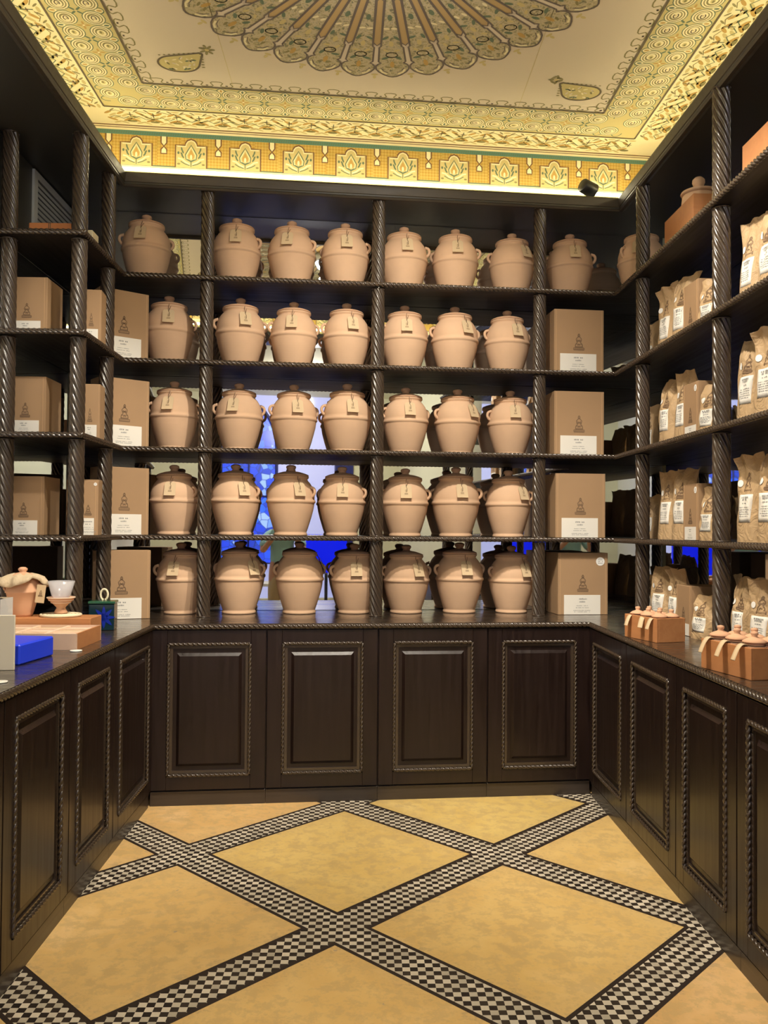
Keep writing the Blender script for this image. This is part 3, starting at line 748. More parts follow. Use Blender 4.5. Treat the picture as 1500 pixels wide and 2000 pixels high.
# ================================================================== TERRACOTTA JARS
def jar_proto():
    t = thing('terracotta_jar', 'x', 'jar')
    mb = MB(); prof = [(.001, 0), (.098, 0), (.102, .004), (.100, .014), (.096, .020), (.099, .026), (.107, .050), (.124, .105), (.137, .155), (.1425, .190),
                       (.1435, .196), (.149, .200), (.150, .208), (.1475, .216), (.1435, .219), (.1445, .232), (.143, .255), (.137, .280), (.127, .303), (.114, .322), (.103, .334), (.099, .341), (.104, .347), (.108, .352), (.108, .358), (.100, .360), (.090, .356), (.088, .33), (.001, .32)]
    mb.lathe(prof, 48); mb.obj('body', M['clay'], t)
    mb = MB(); mb.lathe([(.001, .356), (.106, .3605), (.108, .365), (.104, .370), (.085, .378), (.055, .387), (.030, .391), (.024, .394), (.021, .399), (.027, .406), (.031, .415), (.028, .424), (.015, .430), (.001, .431)], 40)
    mb.obj('lid', M['claylid'], t)
    for sg in (-1, 1):
        mb = MB(); pts = [(sg*(.134+.026*sin(a)), 0, .262+.028*cos(a)+.004*sin(a)) for a in [pi*k/10 for k in range(11)]]
        mb.tube(pts, [.012]+[.0088]*9+[.012], 10); mb.obj('handle', M['clay'], t)
    # the card hangs flat from its string, touching the shoulder and tipping outward at its foot
    A_, B_ = Vector((0, -.1285, .318)), Vector((0, -.163, .236)); dn = (B_-A_).normalized(); L_ = (B_-A_).length; nr = Vector((0, dn.z, -dn.y)).normalized()
    if nr.y > 0: nr = -nr
    def cp(x, d, l): return tuple(A_+dn*d+Vector((x, 0, 0))+nr*l)
    o = [(-.034, L_), (.034, L_), (.034, .012), (.024, 0), (-.024, 0), (-.034, .012)]; n = 6
    mb = MB(); mb.add([cp(x, d, 0) for x, d in o]+[cp(x, d, .002) for x, d in o], [tuple(reversed(range(n))), tuple(range(n, 2*n))]+[(i, (i+1) % n, n+(i+1) % n, n+i) for i in range(n)])
    tg = mb.obj('tag', M['tag'], t)
    mb = MB(); mb.tube([cp(0, .012, .003), (0, -.1275, .328), (0, -.1135, .342), (.002, -.108, .357)], .0016, 6); mb.tube([cp(0, .012, .003), (.009, -.125, .331), (.012, -.112, .343)], .0013, 6)
    mb.tube([cp(0, .012, .003), cp(.006, .028, .004), cp(.003, .046, .004)], .0012, 6); mb.obj('tag_string', M['string'], tg)
    mb = MB()
    for q, (d0, w2) in enumerate(((.030, .004), (.038, .007), (.046, .006), (.056, .010), (.062, .011))): mb.add([cp(-w2, d0, .0024), cp(w2, d0, .0024), cp(w2, d0+.003, .0024), cp(-w2, d0+.003, .0024)], [(0, 1, 2, 3)])
    mb.obj('printed_emblem', M['ink'], tg)
    return t
JP = jar_proto()
ROWS = {
 0: ([-1.341, -.801, -.466, -.136, .234, .561, .926, 1.307], [0, .1, -.1, .1, .1, 0, .5, 0]),
 1: ([-1.204, -.774, -.449, -.123, .241, .561, .898], [.2, .35, 0, .3, .05, .45, .3]),
 2: ([-1.164, -.777, -.444, -.115, .251, .58, .921], [-.05, -.1, .25, .25, .15, .65, .05]),
 3: ([-1.161, -.793, -.458, -.142, .252, .574, .91], [.05, .5, .45, .05, 0, .15, .55]),
 4: ([-1.115, -.766, -.399, -.061, .262, .60, .932], [-.1, .75, 1.6, .1, .5, .2, .5])}
RN = ['the top back shelf', 'the second back shelf down', 'the third back shelf down', 'the lowest back shelf', 'the worktop under the back shelves']
PN = [['alone left of the first post', 'left of three between first and middle posts', 'middle of three between first and middle posts', 'right of three between first and middle posts',
       'left of three between middle and third posts', 'middle of three between middle and third posts', 'right of three between middle and third posts', 'alone right of the third post']]
first = True
zrow = ZS+[ZC]
hrot = {(0, 0): .35, (0, 6): .1, (4, 1): -.25}
for r, (xs, tags) in ROWS.items():
    for k, x in enumerate(xs):
        sg_ = (-1, 1, 1, -1, 1)[r]; rz = hrot.get((r, k), sg_*random.uniform(.22, .42)); lab = 'jar on %s, %s' % (RN[r], PN[0][k])
        if r == 0 and k == 7: pass
        j = dup(JP, (x, by(x, .565+random.uniform(-.008, .008)), zrow[r]+.0005), rz, lab, 'terracotta jars on the back shelves', first); first = False
        sc = random.uniform(.975, 1.02); j.scale = (sc*random.uniform(.985, 1.01), sc*random.uniform(.985, 1.01), sc)
        for c in j.children:
            if c.name.startswith('tag'): c.rotation_euler = (0, 0, tags[k]-rz-.04*k*0)
j = dup(JP, (1.725, 5.265, ZS[0]+.0005), .4, 'jar on the top shelf in the right corner, half hidden by a twisted post', 'terracotta jars on the back shelves')
for c in j.children:
    if c.name.startswith('tag'): c.rotation_euler = (0, 0, -.45-.4)

# ================================================================== KRAFT BOXES
def emblem(mb, cx, z0, s, y, T=None, mi=0):
    """little engraved emblem: a domed jar over a stepped base, with a name line"""
    def ln(pts, w_=.0022):
        for (a, b) in zip(pts, pts[1:]):
            dx, dz = b[0]-a[0], b[1]-a[1]; l = hypot(dx, dz) or 1; ux, uz = -dz/l*w_/2, dx/l*w_/2
            mb.add([(cx+s*(a[0]+ux), y, z0+s*(a[1]+uz)), (cx+s*(b[0]+ux), y, z0+s*(b[1]+uz)), (cx+s*(b[0]-ux), y, z0+s*(b[1]-uz)), (cx+s*(a[0]-ux), y, z0+s*(a[1]-uz))], [(0,1,2,3)], mi, False, T)
    w_ = .06
    ln([(-.32, .02), (.32, .02)], w_); ln([(-.32, .14), (.32, .14)], .04); ln([(-.32, .02), (-.32, .14)], .04); ln([(.32, .02), (.32, .14)], .04)
    for k in range(9): ln([(-.27+.065*k, .05), (-.25+.065*k, .11)], .03)
    ln([(-.24, .20), (.24, .20)], w_)
    ln([(-.22, .20), (-.20, .36), (-.10, .44), (-.14, .55), (-.17, .66), (-.10, .74), (-.05, .78)], .05)
    ln([(.22, .20), (.20, .36), (.10, .44), (.14, .55), (.17, .66), (.10, .74), (.05, .78)], .05)
    ln([(-.20, .36), (.20, .36)], .04); ln([(-.13, .56), (.13, .56)], .05); ln([(-.08, .28), (0, .34), (.08, .28)], .05); ln([(-.10, .48), (.10, .64)], .04); ln([(.10, .48), (-.10, .64)], .04)
    ln([(-.08, .80), (.08, .80)], .06); ln([(-.06, .88), (0, .98), (.06, .88), (0, .80), (-.06, .88)], .06)
def scribble(mb, x0, x1, z, h, y, T=None, mi=0, rr=random.Random(1)):
    x = x0
    while x < x1:
        w_ = rr.uniform(.4, .8)*h
        if rr.random() < .85: mb.add([(x, y, z), (min(x+w_, x1), y, z), (min(x+w_, x1), y, z+h*rr.uniform(.6, 1)), (x, y, z+h*rr.uniform(.6, 1))], [(0,1,2,3)], mi, False, T)
        x += w_+h*.25
def kraft_box(name, w_, d_, h_, lw, lh, lz=0.0, big=True, sticker=False, emb=.10, lx=0.0, label='x'):
    t = thing(name, label, 'box')
    mb = MB(); mb.box((-w_/2, 0, 0), (w_/2, d_, h_), 0, None, .002); mb.obj('carton', M['box'], t)
    mb = MB()
    for x in (-w_/2+.012, w_/2-.016): mb = MB(); mb.box((x, -.0012, 0.002), (x+.003, .0005, h_-.002)); mb.obj('lid_seam', M['boxedge'], t)
    mb = MB(); emblem(mb, lx*.3, lz+lh+h_*.055, emb, -.0010); mb.obj('printed_emblem', M['ink'], t)
    mb = MB(); mb.box((lx-lw/2, -.0016, lz+.002), (lx+lw/2, .0, lz+lh)); lb = mb.obj('paper_label', M['label'], t)
    mb = MB(); c_ = lx; f_ = lh/.12
    scribble(mb, c_-.028*f_, c_+.028*f_, lz+lh*.76, .010*f_, -.0020); scribble(mb, c_-.018*f_, c_+.018*f_, lz+lh*.62, .009*f_, -.0020)
    for q, (wq, zq) in enumerate(((.036, .44), (.040, .34), (.055, .20), (.050, .13))): scribble(mb, c_-wq*f_, c_+wq*f_, lz+lh*zq, .0045*f_, -.0020)
    mb.obj('label_print', M['inkgrey'], lb)
    if sticker:
        mb = MB(); n = 28; cx, cz, R_ = w_/2-.050*(w_/.325), h_-.045*(w_/.325)*1.2, .024*(w_/.325)*1.15
        vs = [(cx+R_*cos(2*pi*k/n), -.0018, cz+R_*sin(2*pi*k/n)) for k in range(n)]+[(cx+R_*cos(2*pi*k/n), 0, cz+R_*sin(2*pi*k/n)) for k in range(n)]
        mb.add(vs, [tuple(range(n))]+[(k, (k+1) % n, n+(k+1) % n, n+k) for k in range(n)]); st = mb.obj('round_sticker', M['sticker'], t)
        mb = MB()
        for q in range(3): scribble(mb, cx-R_*.55, cx+R_*.55, cz+R_*(.3-.4*q), R_*.22, -.0022)
        mb.obj('sticker_print', M['inkgrey'], st)
    return t
BB = kraft_box('kraft_box', .318, .25, .398, .232, .122, 0.0, emb=.105, lx=-.005)
BBS = kraft_box('kraft_box', .318, .25, .382, .232, .122, 0.0, sticker=True, emb=.105, lx=-.005)
loc = [(1.322, ZS[1], BB, 'second back shelf down'), (1.325, ZS[2], None, 'third back shelf down'), (1.335, ZS[3], None, 'lowest back shelf'), (1.352, ZC, BBS, 'worktop, with a round white sticker')]
for i, (x, z, pr, s_) in enumerate(loc):
    fr = pr is not None
    y = by(x, .375)
    if i in (1, 2): b = dup(BB, (x, y, z+.0005), TH, 'tall kraft box right of the third post on the '+s_, 'tall kraft boxes right of the jars')
    else: b = dup(pr, (x, y, z+.0005), TH, 'tall kraft box right of the third post on the '+s_, 'tall kraft boxes right of the jars', first=True)
for i, (x, y, z, s_) in enumerate([(-1.395, 4.905, ZS[1], 'second shelf down'), (-1.385, 4.905, ZS[2], 'third shelf down'), (-1.38, 4.905, ZS[3], 'lowest shelf'), (-1.367, 4.829, ZC, 'worktop')]):
    b = dup(BB, (x, y, z+.0005), radians(37 if i < 3 else 19), 'tall kraft box turned in the back left corner on the '+s_, 'tall kraft boxes in the left corner')
    b.scale = (.92 if i < 3 else .98, .62 if i < 3 else .75, .975)
SB = kraft_box('kraft_box', .20, .22, .30, .155, .075, 0.0, emb=.075, lx=-.01)
f_ = True
for i, (z, s_) in enumerate([(ZS[1], 'second'), (ZS[2], 'third'), (ZS[3], 'fourth')]):
    dup(SB, (-1.733, 4.36, z+.0005), .0, 'medium kraft box at the near end of the left %s shelf' % s_, 'medium kraft boxes at the left end', f_); f_ = False
b = dup(SB, (-1.515, 4.62, ZS[1]+.0005), .15, 'kraft box behind the front post on the left second shelf', 'smaller kraft boxes at the left'); b.scale = (.8, .8, 1)
b = dup(SB, (-1.525, 4.62, ZS[3]+.0005), .1, 'kraft box behind the front post on the left fourth shelf', 'smaller kraft boxes at the left'); b.scale = (.85, .8, 1)
SB2 = kraft_box('kraft_box', .10, .13, .285, .06, .09, 0.0, emb=.055, sticker=True, label='narrow kraft box with round sticker between the two left posts, fourth shelf')
SB2.location = (-1.452, 4.49, ZS[3]+.0005); SB2.rotation_euler = (0, 0, .2)
b = dup(SB, (-1.452, 4.50, ZS[2]+.0005), .1, 'kraft box between the two left posts on the third shelf', 'smaller kraft boxes at the left'); b.scale = (.5, .55, .96)
b = dup(SB, (-1.452, 4.50, ZS[1]+.0005), .1, 'kraft box between the two left posts on the second shelf', 'smaller kraft boxes at the left'); b.scale = (.5, .55, .93)

# ================================================================== KRAFT BAGS
def bag_proto(seed, w_=.18, d_=.10, h_=.375, lw=.095, lh=.12, lz=.085, flop=.0):
    rr = random.Random(seed); ph = [(rr.uniform(2, 7), rr.uniform(2, 6), rr.uniform(0, 6), rr.uniform(.0015, .0045)) for _ in range(7)]
    dz = [rr.uniform(-.02, .02) for _ in range(4)]
    def surf(u, v, side, lift=0.0):
        vv = v
        th_ = d_/2*max(0.0, (1-(vv/.90)**2.2))*(1-.55*abs(u)**2.5) if vv < .90 else 0.0
        th_ += .0015
        wob = sum(a*sin(f1*u*1.6+p)*cos(f2*v*3.1+p*1.7) for f1, f2, p, a in ph)*(1 if v > .03 else 0)*(.4+.9*v)
        pinch = 1-.05*sin(pi*min(1, v/.9))+(.03 if v > .9 else 0)
        x = u*w_/2*pinch + .004*sin(9*v+seed)*v
        lean = flop*max(0, v-.78)**1.5*1.5
        y = (-th_-lift if side < 0 else th_+lift)+(wob if v > .03 else 0)+lean+ .012*sin(3*v+seed)*v
        z = h_*v + (.006*sin(5*u+seed) if v > .95 else 0)+ dz[0]*u*max(0, v-.6)
        return (x, y+d_/2, z)
    t = thing('kraft_bag', 'x', 'bag'); mb = MB(); NU, NV = 12, 22
    for side in (-1, 1):
        vs = [surf(-1+2*i/NU, j/NV, side) for j in range(NV+1) for i in range(NU+1)]
        fs = [(j*(NU+1)+i, j*(NU+1)+i+1, (j+1)*(NU+1)+i+1, (j+1)*(NU+1)+i) for j in range(NV) for i in range(NU)]
        if side > 0: fs = [tuple(reversed(f)) for f in fs]
        mb.add(vs, fs, 0, True)
    for ue in (-1, 1):   # side gussets
        vs = []
        for j in range(NV+1):
            a = surf(ue, j/NV, -1); b = surf(ue, j/NV, 1); vs += [a, ((a[0]+b[0])/2-ue*.008*(1 if j < NV else 0), (a[1]+b[1])/2, a[2]), b]
        fs = [(3*j+k, 3*j+k+1, 3*j+k+4, 3*j+k+3) for j in range(NV) for k in range(2)]; mb.add(vs, fs, 0, True)
    vs = [surf(-1+2*i/NU, 0, -1) for i in range(NU+1)]+[surf(1-2*i/NU, 0, 1) for i in range(NU+1)]; mb.add(vs, [tuple(range(len(vs)))], 0)
    vs = [surf(-1+2*i/NU, 1, -1) for i in range(NU+1)]+[surf(1-2*i/NU, 1, 1) for i in range(NU+1)]; mb.add(vs, [tuple(range(len(vs)))], 0)
    mb.obj('pouch', M['bag'], t)
    def patch(x0, x1, z0, z1, lift, nx=6, nz=6):
        mb = MB(); g = []
        for L_ in (lift, -.001):
            for j in range(nz+1):
                for i in range(nx+1):
                    u = (x0+(x1-x0)*i/nx)/(w_/2); v = (z0+(z1-z0)*j/nz)/h_; g.append(surf(u, v, -1, L_))
        n = (nx+1)*(nz+1); fs = [(j*(nx+1)+i, j*(nx+1)+i+1, (j+1)*(nx+1)+i+1, (j+1)*(nx+1)+i) for j in range(nz) for i in range(nx)]
        rim = [i for i in range(nx+1)]+[(j+1)*(nx+1)-1 for j in range(1, nz+1)]+[nz*(nx+1)+i for i in range(nx-1, -1, -1)]+[j*(nx+1) for j in range(nz-1, 0, -1)]
        fs += [(rim[k], rim[k-1], rim[k-1]+n, rim[k]+n) for k in range(len(rim))]
        mb.add(g, fs, 0, True); return mb
    lb = patch(-lw/2-.012, lw/2-.012, lz, lz+lh, .0014).obj('paper_label', M['label'], t)
    mb = MB(); R_ = random.Random(seed+5)
    for zq, wq, hq in ((.86, .30, .008), (.78, .24, .008), (.66, .2, .005), (.52, .36, .004), (.44, .38, .004), (.36, .34, .004), (.28, .38, .004), (.2, .30, .004)):
        x = -wq*lw-.012
        while x < wq*lw-.012:
            e_ = min(x+R_.uniform(.004, .012), wq*lw-.012); z = lz+lh*zq
            mb.add([surf(a/(w_/2), b/h_, -1, .0022) for a, b in ((x, z), (e_, z), (e_, z+hq), (x, z+hq))], [(0,1,2,3)]); x = e_+.003
    mb.obj('label_print', M['inkgrey'], lb)
    mb = MB(); e0 = MB(); emblem(e0, -.004, lz+lh+.012, .085, 0.0)
    mb.add([surf(p[0]/(w_/2), p[2]/h_, -1, .0016) for p in e0.v], e0.f); mb.obj('printed_emblem', M['ink'], t)
    mb = MB(); cx, cz, R_ = -w_*.32, h_*.68, .0155; n = 20
    mb.add([surf((cx+R_*cos(2*pi*k/n))/(w_/2), (cz+R_*sin(2*pi*k/n))/h_, -1, .0030) for k in range(n)]+[surf((cx+R_*.8*cos(2*pi*k/n))/(w_/2), (cz+R_*.8*sin(2*pi*k/n))/h_, -1, .0034) for k in range(n)]+[surf(cx/(w_/2), cz/h_, -1, .0034)],
           [(k, (k+1) % n, n+(k+1) % n, n+k) for k in range(n)]+[(n+k, n+(k+1) % n, 2*n) for k in range(n)], 0, True)
    mb.obj('round_sticker', M['sticker'], t)
    return t
BG = [bag_proto(1), bag_proto(2, flop=.25), bag_proto(3, w_=.19, flop=-.2), bag_proto(4, w_=.17, d_=.09, flop=.1)]
SG = [bag_proto(11, w_=.145, d_=.08, h_=.265, lw=.085, lh=.085, lz=.045), bag_proto(12, w_=.145, d_=.08, h_=.265, lw=.085, lh=.085, lz=.045, flop=.15)]
RB = kraft_box('kraft_box', .20, .17, .292, .150, .070, 0.0, emb=.08, sticker=False)
RBS = kraft_box('kraft_box', .20, .17, .292, .150, .070, 0.0, emb=.08, sticker=True)
used = set()
def place(pr, x, y, z, ang, lab, grp, sc=(1,1,1)):
    f = pr.name not in used; used.add(pr.name)
    o = dup(pr, (x, y, z+.0005), ang, lab, grp, f); o.scale = sc; return o
zr = {1: ZS[0], 2: ZS[1], 3: ZS[2], 4: ZS[3], 5: ZC}
rname = {2: 'second right shelf down', 3: 'third right shelf down', 4: 'lowest right shelf', 5: 'worktop at right'}
FX = 1.63
import itertools
rr = random.Random(12)
for r in (2, 3, 4, 5):
    z = zr[r]; rn = rname[r]; hs = .86 if r == 5 else 1.0; dx = .0 if r < 5 else -.035
    A_ = -pi/2+.22
    far = [(4.62, BG[r % 4], 'tall kraft bag, first right of the corner post, '), (4.40, BG[(r+1) % 4], 'tall kraft bag left of the box, ')]
    for y, pr, l in far: place(pr, FX+dx+.01, y, z, A_+rr.uniform(-.12, .2), l+rn, 'tall kraft bags', (1, 1, hs))
    place(RBS if r in (3, 4) else RB, FX+dx+.012, 4.245, z, -pi/2+.03, 'kraft box with %s between bags, %s' % ('round white sticker' if r in (3, 4) else 'no sticker', rn), 'kraft boxes on the right shelves', (.9, 1, .97 if r < 5 else .85))
    place(SG[r % 2], FX+dx+.015, 4.055, z, A_+rr.uniform(.05, .25), 'short kraft bag beside the near post, '+rn, 'short kraft bags', (1, 1, .98 if r < 5 else .80))
    place(BG[(r+2) % 4], FX+dx+.0, 3.60, z, A_+rr.uniform(-.05, .15), 'tall kraft bag just right of the near post, '+rn, 'tall kraft bags', (.9, 1, hs))
    place(BG[(r+3) % 4], FX+dx+.0, 3.41, z, A_+rr.uniform(.0, .25), 'tall kraft bag at the right edge, '+rn, 'tall kraft bags', (.95, 1, hs))
    place(RBS, FX+dx+.01, 3.21, z, -pi/2+.05, 'kraft box cut by the right edge, '+rn, 'kraft boxes on the right shelves', (.85, 1, 1.02))
    place(SG[(r+1) % 2], 1.70, 5.08, z, -pi/2+.75, 'short kraft bag in the back right corner, '+rn, 'short kraft bags', (.9, 1, 1.12 if r in (2, 3) else .98))

# ================================================================== CRATES OF SMALL POTS
def pot_proto():
    t = thing('small_lidded_pot', 'x', 'pot')
    mb = MB(); mb.lathe([(.001, 0), (.028, 0), (.034, .02), (.040, .055), (.041, .075), (.038, .092), (.034, .100), (.037, .104), (.030, .106), (.001, .10)], 28); mb.obj('body', M['pink'], t)
    mb = MB(); mb.lathe([(.001, .106), (.043, .107), (.044, .111), (.030, .120), (.014, .126), (.010, .131), (.014, .138), (.013, .146), (.001, .149)], 28); mb.obj('lid', M['pink'], t)
    mb = MB(); vs = []; N = 8
    for i in range(N+1):   # a paper tag curling outward over the crate's edge
        s_ = i/N; y = -.036-.058*s_; z = .098-.035*s_+.018*sin(pi*s_)-.02*s_*s_
        for x in (-.0165, .0165): vs.append((x+.016*s_, y, z))
    fs = [(2*i, 2*i+1, 2*i+3, 2*i+2) for i in range(N)]
    v2 = [(x, y+.0006, z+.0022) for x, y, z in vs]; n = len(vs)
    mb.add(vs+v2, fs+[tuple(n+q for q in reversed(f)) for f in fs]+[(2*i, 2*i+2, n+2*i+2, n+2*i) for i in range(N)]+[(2*i+1, n+2*i+1, n+2*i+3, 2*i+3) for i in range(N)]+[(2*N, 2*N+1, n+2*N+1, n+2*N)], 0, True)
    tg = mb.obj('tag', M['tag'], t)
    mb = MB(); mb.tube([(.037*cos(a), .037*sin(a), .097) for a in [2*pi*k/20 for k in range(20)]], .0018, 6, closed=True)
    mb.tube([(0, -.038, .097), (-.012, -.046, .105), (-.020, -.048, .098), (-.010, -.044, .094), (0, -.038, .097), (.012, -.046, .105), (.020, -.048, .098), (.010, -.044, .094), (0, -.038, .097)], .002, 6)
    mb.obj('tie', M['string'], tg)
    return t
PP = pot_proto(); PPfirst = True
def crate(x, y, rz, L, W_, H, label, sl):
    global PPfirst
    t = thing('wooden_crate', label, 'crate', (x, y, ZC+.0005), rz)
    # local: x along long side 0..L , y depth 0..W ; front side y=0
    th_ = .010
    for a, b in (((0, 0, 0), (L, th_, H)), ((0, W_-th_, 0), (L, W_, H)), ((0, th_, 0), (th_, W_-th_, H)), ((L-th_, th_, 0), (L, W_-th_, H))):
        mb = MB(); mb.box(a, b, 0, None, .0012); mb.obj('side_board', M['crate'], t)
    mb = MB(); mb.box((th_, th_, 0), (L-th_, W_-th_, .024)); mb.obj('base_board', M['crate'], t)
    c, s_ = cos(rz), sin(rz); n = 3
    for j in range(2):
        for i in range(n):
            lx = L*(i+.5)/n; ly = W_*(.29+.42*j)
            wx, wy = x+lx*c-ly*s_, y+lx*s_+ly*c
            nmq = ['nearest the back corner', 'in the middle', 'nearest the camera'][i]
            p = dup(PP, (wx, wy, ZC+.0248), rz+random.uniform(-.3, .3), 'small terracotta pot %s, %s row of %s' % (nmq, ['front', 'rear'][j], sl), 'small pots in crates', PPfirst)
            PPfirst = False; k_ = .85 if L < .27 else .95; p.scale = (k_, k_, k_)
d = math.atan2(3.927-4.169, 1.362-1.286)
crate(1.286, 4.169, d, .254, .158, .112, 'orange wooden crate of small terracotta pots, farther one on right worktop', 'the farther crate')
crate(1.292, 3.232, math.atan2(-.285, .062), .292, .175, .112, 'orange wooden crate of small terracotta pots, nearer one on right worktop', 'the nearer crate')
# crates on the top right shelf
def box_crate(x0, y0, x1, y1, h, label):  # open crate
    t = thing('orange_box', label, 'box', (x0, y0, ZS[0]+.0005))
    W_, D = x1-x0, y1-y0; th_ = .010
    for a, b in (((0, 0, 0), (W_, th_, h)), ((0, D-th_, 0), (W_, D, h)), ((0, th_, 0), (th_, D-th_, h)), ((W_-th_, th_, 0), (W_, D-th_, h))):
        mb = MB(); mb.box(a, b, 0, None, .0012); mb.obj('side_board', M['crate'], t)
    mb = MB(); mb.box((th_, th_, 0), (W_-th_, D-th_, .008)); mb.obj('base_board', M['crate'], t)
box_crate(1.60, 4.10, 1.81, 4.50, .190, 'orange wooden box on the top right shelf, holding a lidded pot')
box_crate(1.60, 3.15, 1.81, 3.56, .175, 'orange wooden box at the right edge of the top right shelf')
t = thing('lidded_pot', 'round pale terracotta pot with ball knob inside the orange box, top right shelf', 'pot', (1.705, 4.30, ZS[0]+.009))
mb = MB(); mb.lathe([(.001, 0), (.052, 0), (.056, .01), (.070, .08), (.082, .16), (.084, .21), (.080, .245), (.074, .252), (.001, .252)], 40); mb.obj('body', M['clay'], t)
mb = MB(); mb.lathe([(.001, .253), (.086, .254), (.089, .260), (.086, .267), (.055, .277), (.024, .284), (.018, .290), (.026, .300), (.032, .316), (.030, .331), (.018, .343), (.001, .347)], 40); mb.obj('lid', M['clay'], t)
mb = MB(); mb.box((0, 0, 0), (.09, .12, .25), bev=.004); mb.obj('cream_carton', M['cream'], None, (1.66, 3.02, ZS[0]+.0005), label='pale yellow carton at the far right end of the top shelf', category='box')

# ================================================================== TOP LEFT SHELF
def bar(z, lab):
    t = thing('terracotta_bar', lab, 'bar', (-1.722, 4.33, z), 0, 'terracotta bars on the top left shelf')
    mb = MB(); mb.box((0, 0, 0), (.215, .11, .037), 0, None, .004); mb.obj('bar_body', M['bar'], t)
    mb = MB()
    for x in (.100, .108): mb.box((x, -.0015, -.0), (x+.004, .1115, .0385))
    mb.obj('ribbon', M['string'], t)
bar(ZS[0]+.0005, 'lower of two stacked orange terracotta bars on the top left shelf')
bar(ZS[0]+.0395, 'upper of two stacked orange terracotta bars, tied with ribbon')
mb = MB(); mb.box((0, 0, 0), (.24, .10, .088), 0, None, .003); o = mb.obj('cream_carton', M['cream'], None, (-1.68, 4.46, ZS[0]+.0005), .0, label='cream carton behind the orange bars on the top left shelf', category='box')
t = thing('vent_grille', 'grey louvred air vent high on the left wall', 'vent', (WL+.004, 4.68, 3.03))
mb = MB()
for a, b in (((0, 0, .40), (.014, .68, .44)), ((0, 0, 0), (.014, .68, .03)), ((0, 0, .03), (.014, .05, .40)), ((0, .63, .03), (.014, .68, .40))): mb.box(a, b)
mb.obj('frame', M['grille'], t)
mb = MB(); mb.box((.0005, .04, .02), (.002, .64, .41)); mb.obj('gap_shade', M['black'], t)  # black sheet standing in for the shade between the louvres
for k in range(12):
    mb = MB(); z = .045+k*.030; mb.add([(.003, .05, z), (.003, .63, z), (.012, .63, z+.008), (.012, .05, z+.008), (.003, .05, z+.003), (.003, .63, z+.003), (.012, .63, z+.011), (.012, .05, z+.011)], [(0,1,2,3), (7,6,5,4), (0,4,5,1), (3,2,6,7), (0,3,7,4), (1,5,6,2)])
    mb.obj('louvre', M['grille'], t)

# ================================================================== LEFT WORKTOP DISPLAY
t = thing('compartment_tray', 'flat pale wooden tray with cream compartments on the left worktop', 'tray', (-1.76, 3.613, ZC+.0005))
W_, D, h = .552, .33, .068
mb = MB()
for a, b in (((0, 0, 0), (W_, .008, h)), ((0, D-.008, 0), (W_, D, h)), ((0, .008, 0), (.008, D-.008, h)), ((0.008, .008, 0), (W_-.008, D-.008, .05))): mb.box(a, b)
mb.obj('tray_body', M['traywood'], t)
mb = MB(); mb.box((W_-.008, .008, .0), (W_, D-.008, h)); mb.obj('end_board', M['crate'], t, label='orange end board')
mb = MB()
for x in (.14, .275, .41): mb.box((x-.006, .008, .05), (x+.006, D-.008, h-.002))
for y in (.11, .22): mb.box((.008, y-.005, .05), (W_-.008, y+.005, h-.003))
mb.obj('divider', M['traylight'], t)
for i, x in enumerate((.012, .148, .283, .418)):
    for j, y in enumerate((.012, .117, .227)):
        mb = MB(); mb.box((x, y, .05), (x+.118, y+.094, .057), bev=.001); mb.obj('compartment_card', M['traylight'] if (i+j) % 2 else M['tag'], t)
mb = MB(); mb.box((0, 0, 0), (.485, .165, .098), 0, None, .003); mb.obj('wooden_plinth', M['crate'], None, (-1.745, 3.952, ZC+.0005), label='orange wooden board behind the tray, carrying the cloth covered jar', category='stand')
PZ = ZC+.099
t = thing('cloth_covered_jar', 'terracotta jar draped with linen, at the far left of the worktop', 'jar', (-1.605, 4.035, PZ))
mb = MB(); mb.lathe([(.001, 0), (.045, 0), (.048, .01), (.062, .06), (.072, .108), (.077, .112), (.077, .119), (.073, .122), (.074, .150), (.066, .172), (.055, .182), (.001, .182)], 40); mb.obj('body', M['pink'], t)
mb = MB(); mb.lathe([(.001, .184), (.064, .185), (.064, .190), (.045, .198), (.020, .204), (.014, .208), (.020, .214), (.021, .222), (.012, .229), (.001, .230)], 32); mb.obj('lid', M['pink'], t)
for sg in (-1, 1):
    mb = MB(); mb.tube([(sg*(.070+.018*sin(a)), 0, .135+.018*cos(a)) for a in [pi*k/8 for k in range(9)]], .005, 8); mb.obj('handle', M['pink'], t)
mb = MB(); n = 64; rings = [(.040, .200), (.066, .193), (.088, .182), (.104, .166), (.106, .150)]; vs = []
for ri, (r, z) in enumerate(rings):
    for k in range(n):
        a = 2*pi*k/n; wv = (.006*sin(5*a+1)+.004*sin(11*a))*ri/2; dr = .018*sin(3*a+.5)*(ri >= 3)
        vs.append(((r+wv)*cos(a), (r+wv)*sin(a), z+.003*sin(7*a)-dr-(.012*sin(a-.5) if ri > 2 else 0)))
v2 = [(x*.965, y*.965, z-.003) for x, y, z in vs]; N = len(vs)
fs = [(j*n+k, j*n+(k+1) % n, (j+1)*n+(k+1) % n, (j+1)*n+k) for j in range(4) for k in range(n)]
mb.add(vs+v2, fs+[tuple(N+q for q in reversed(f)) for f in fs]+[(4*n+k, 4*n+(k+1) % n, N+4*n+(k+1) % n, N+4*n+k) for k in range(n)], 0, True)
mb.obj('linen_cloth', M['cloth'], t)
mb = MB(); mb.box((-.020, -.0015, 0), (.020, .0015, .085)); tg = mb.obj('tag', M['tag'], t, (.092, -.035, .065)); tg.rotation_euler = (.1, .12, .3)
mb = MB(); emblem(mb, 0, .03, .03, -.0022); mb.obj('printed_emblem', M['ink'], tg)
t = thing('rope_coaster', 'pale coiled rope mat under the footed bowl on the left worktop', 'mat', (-1.425, 4.035, PZ))
mb = MB()
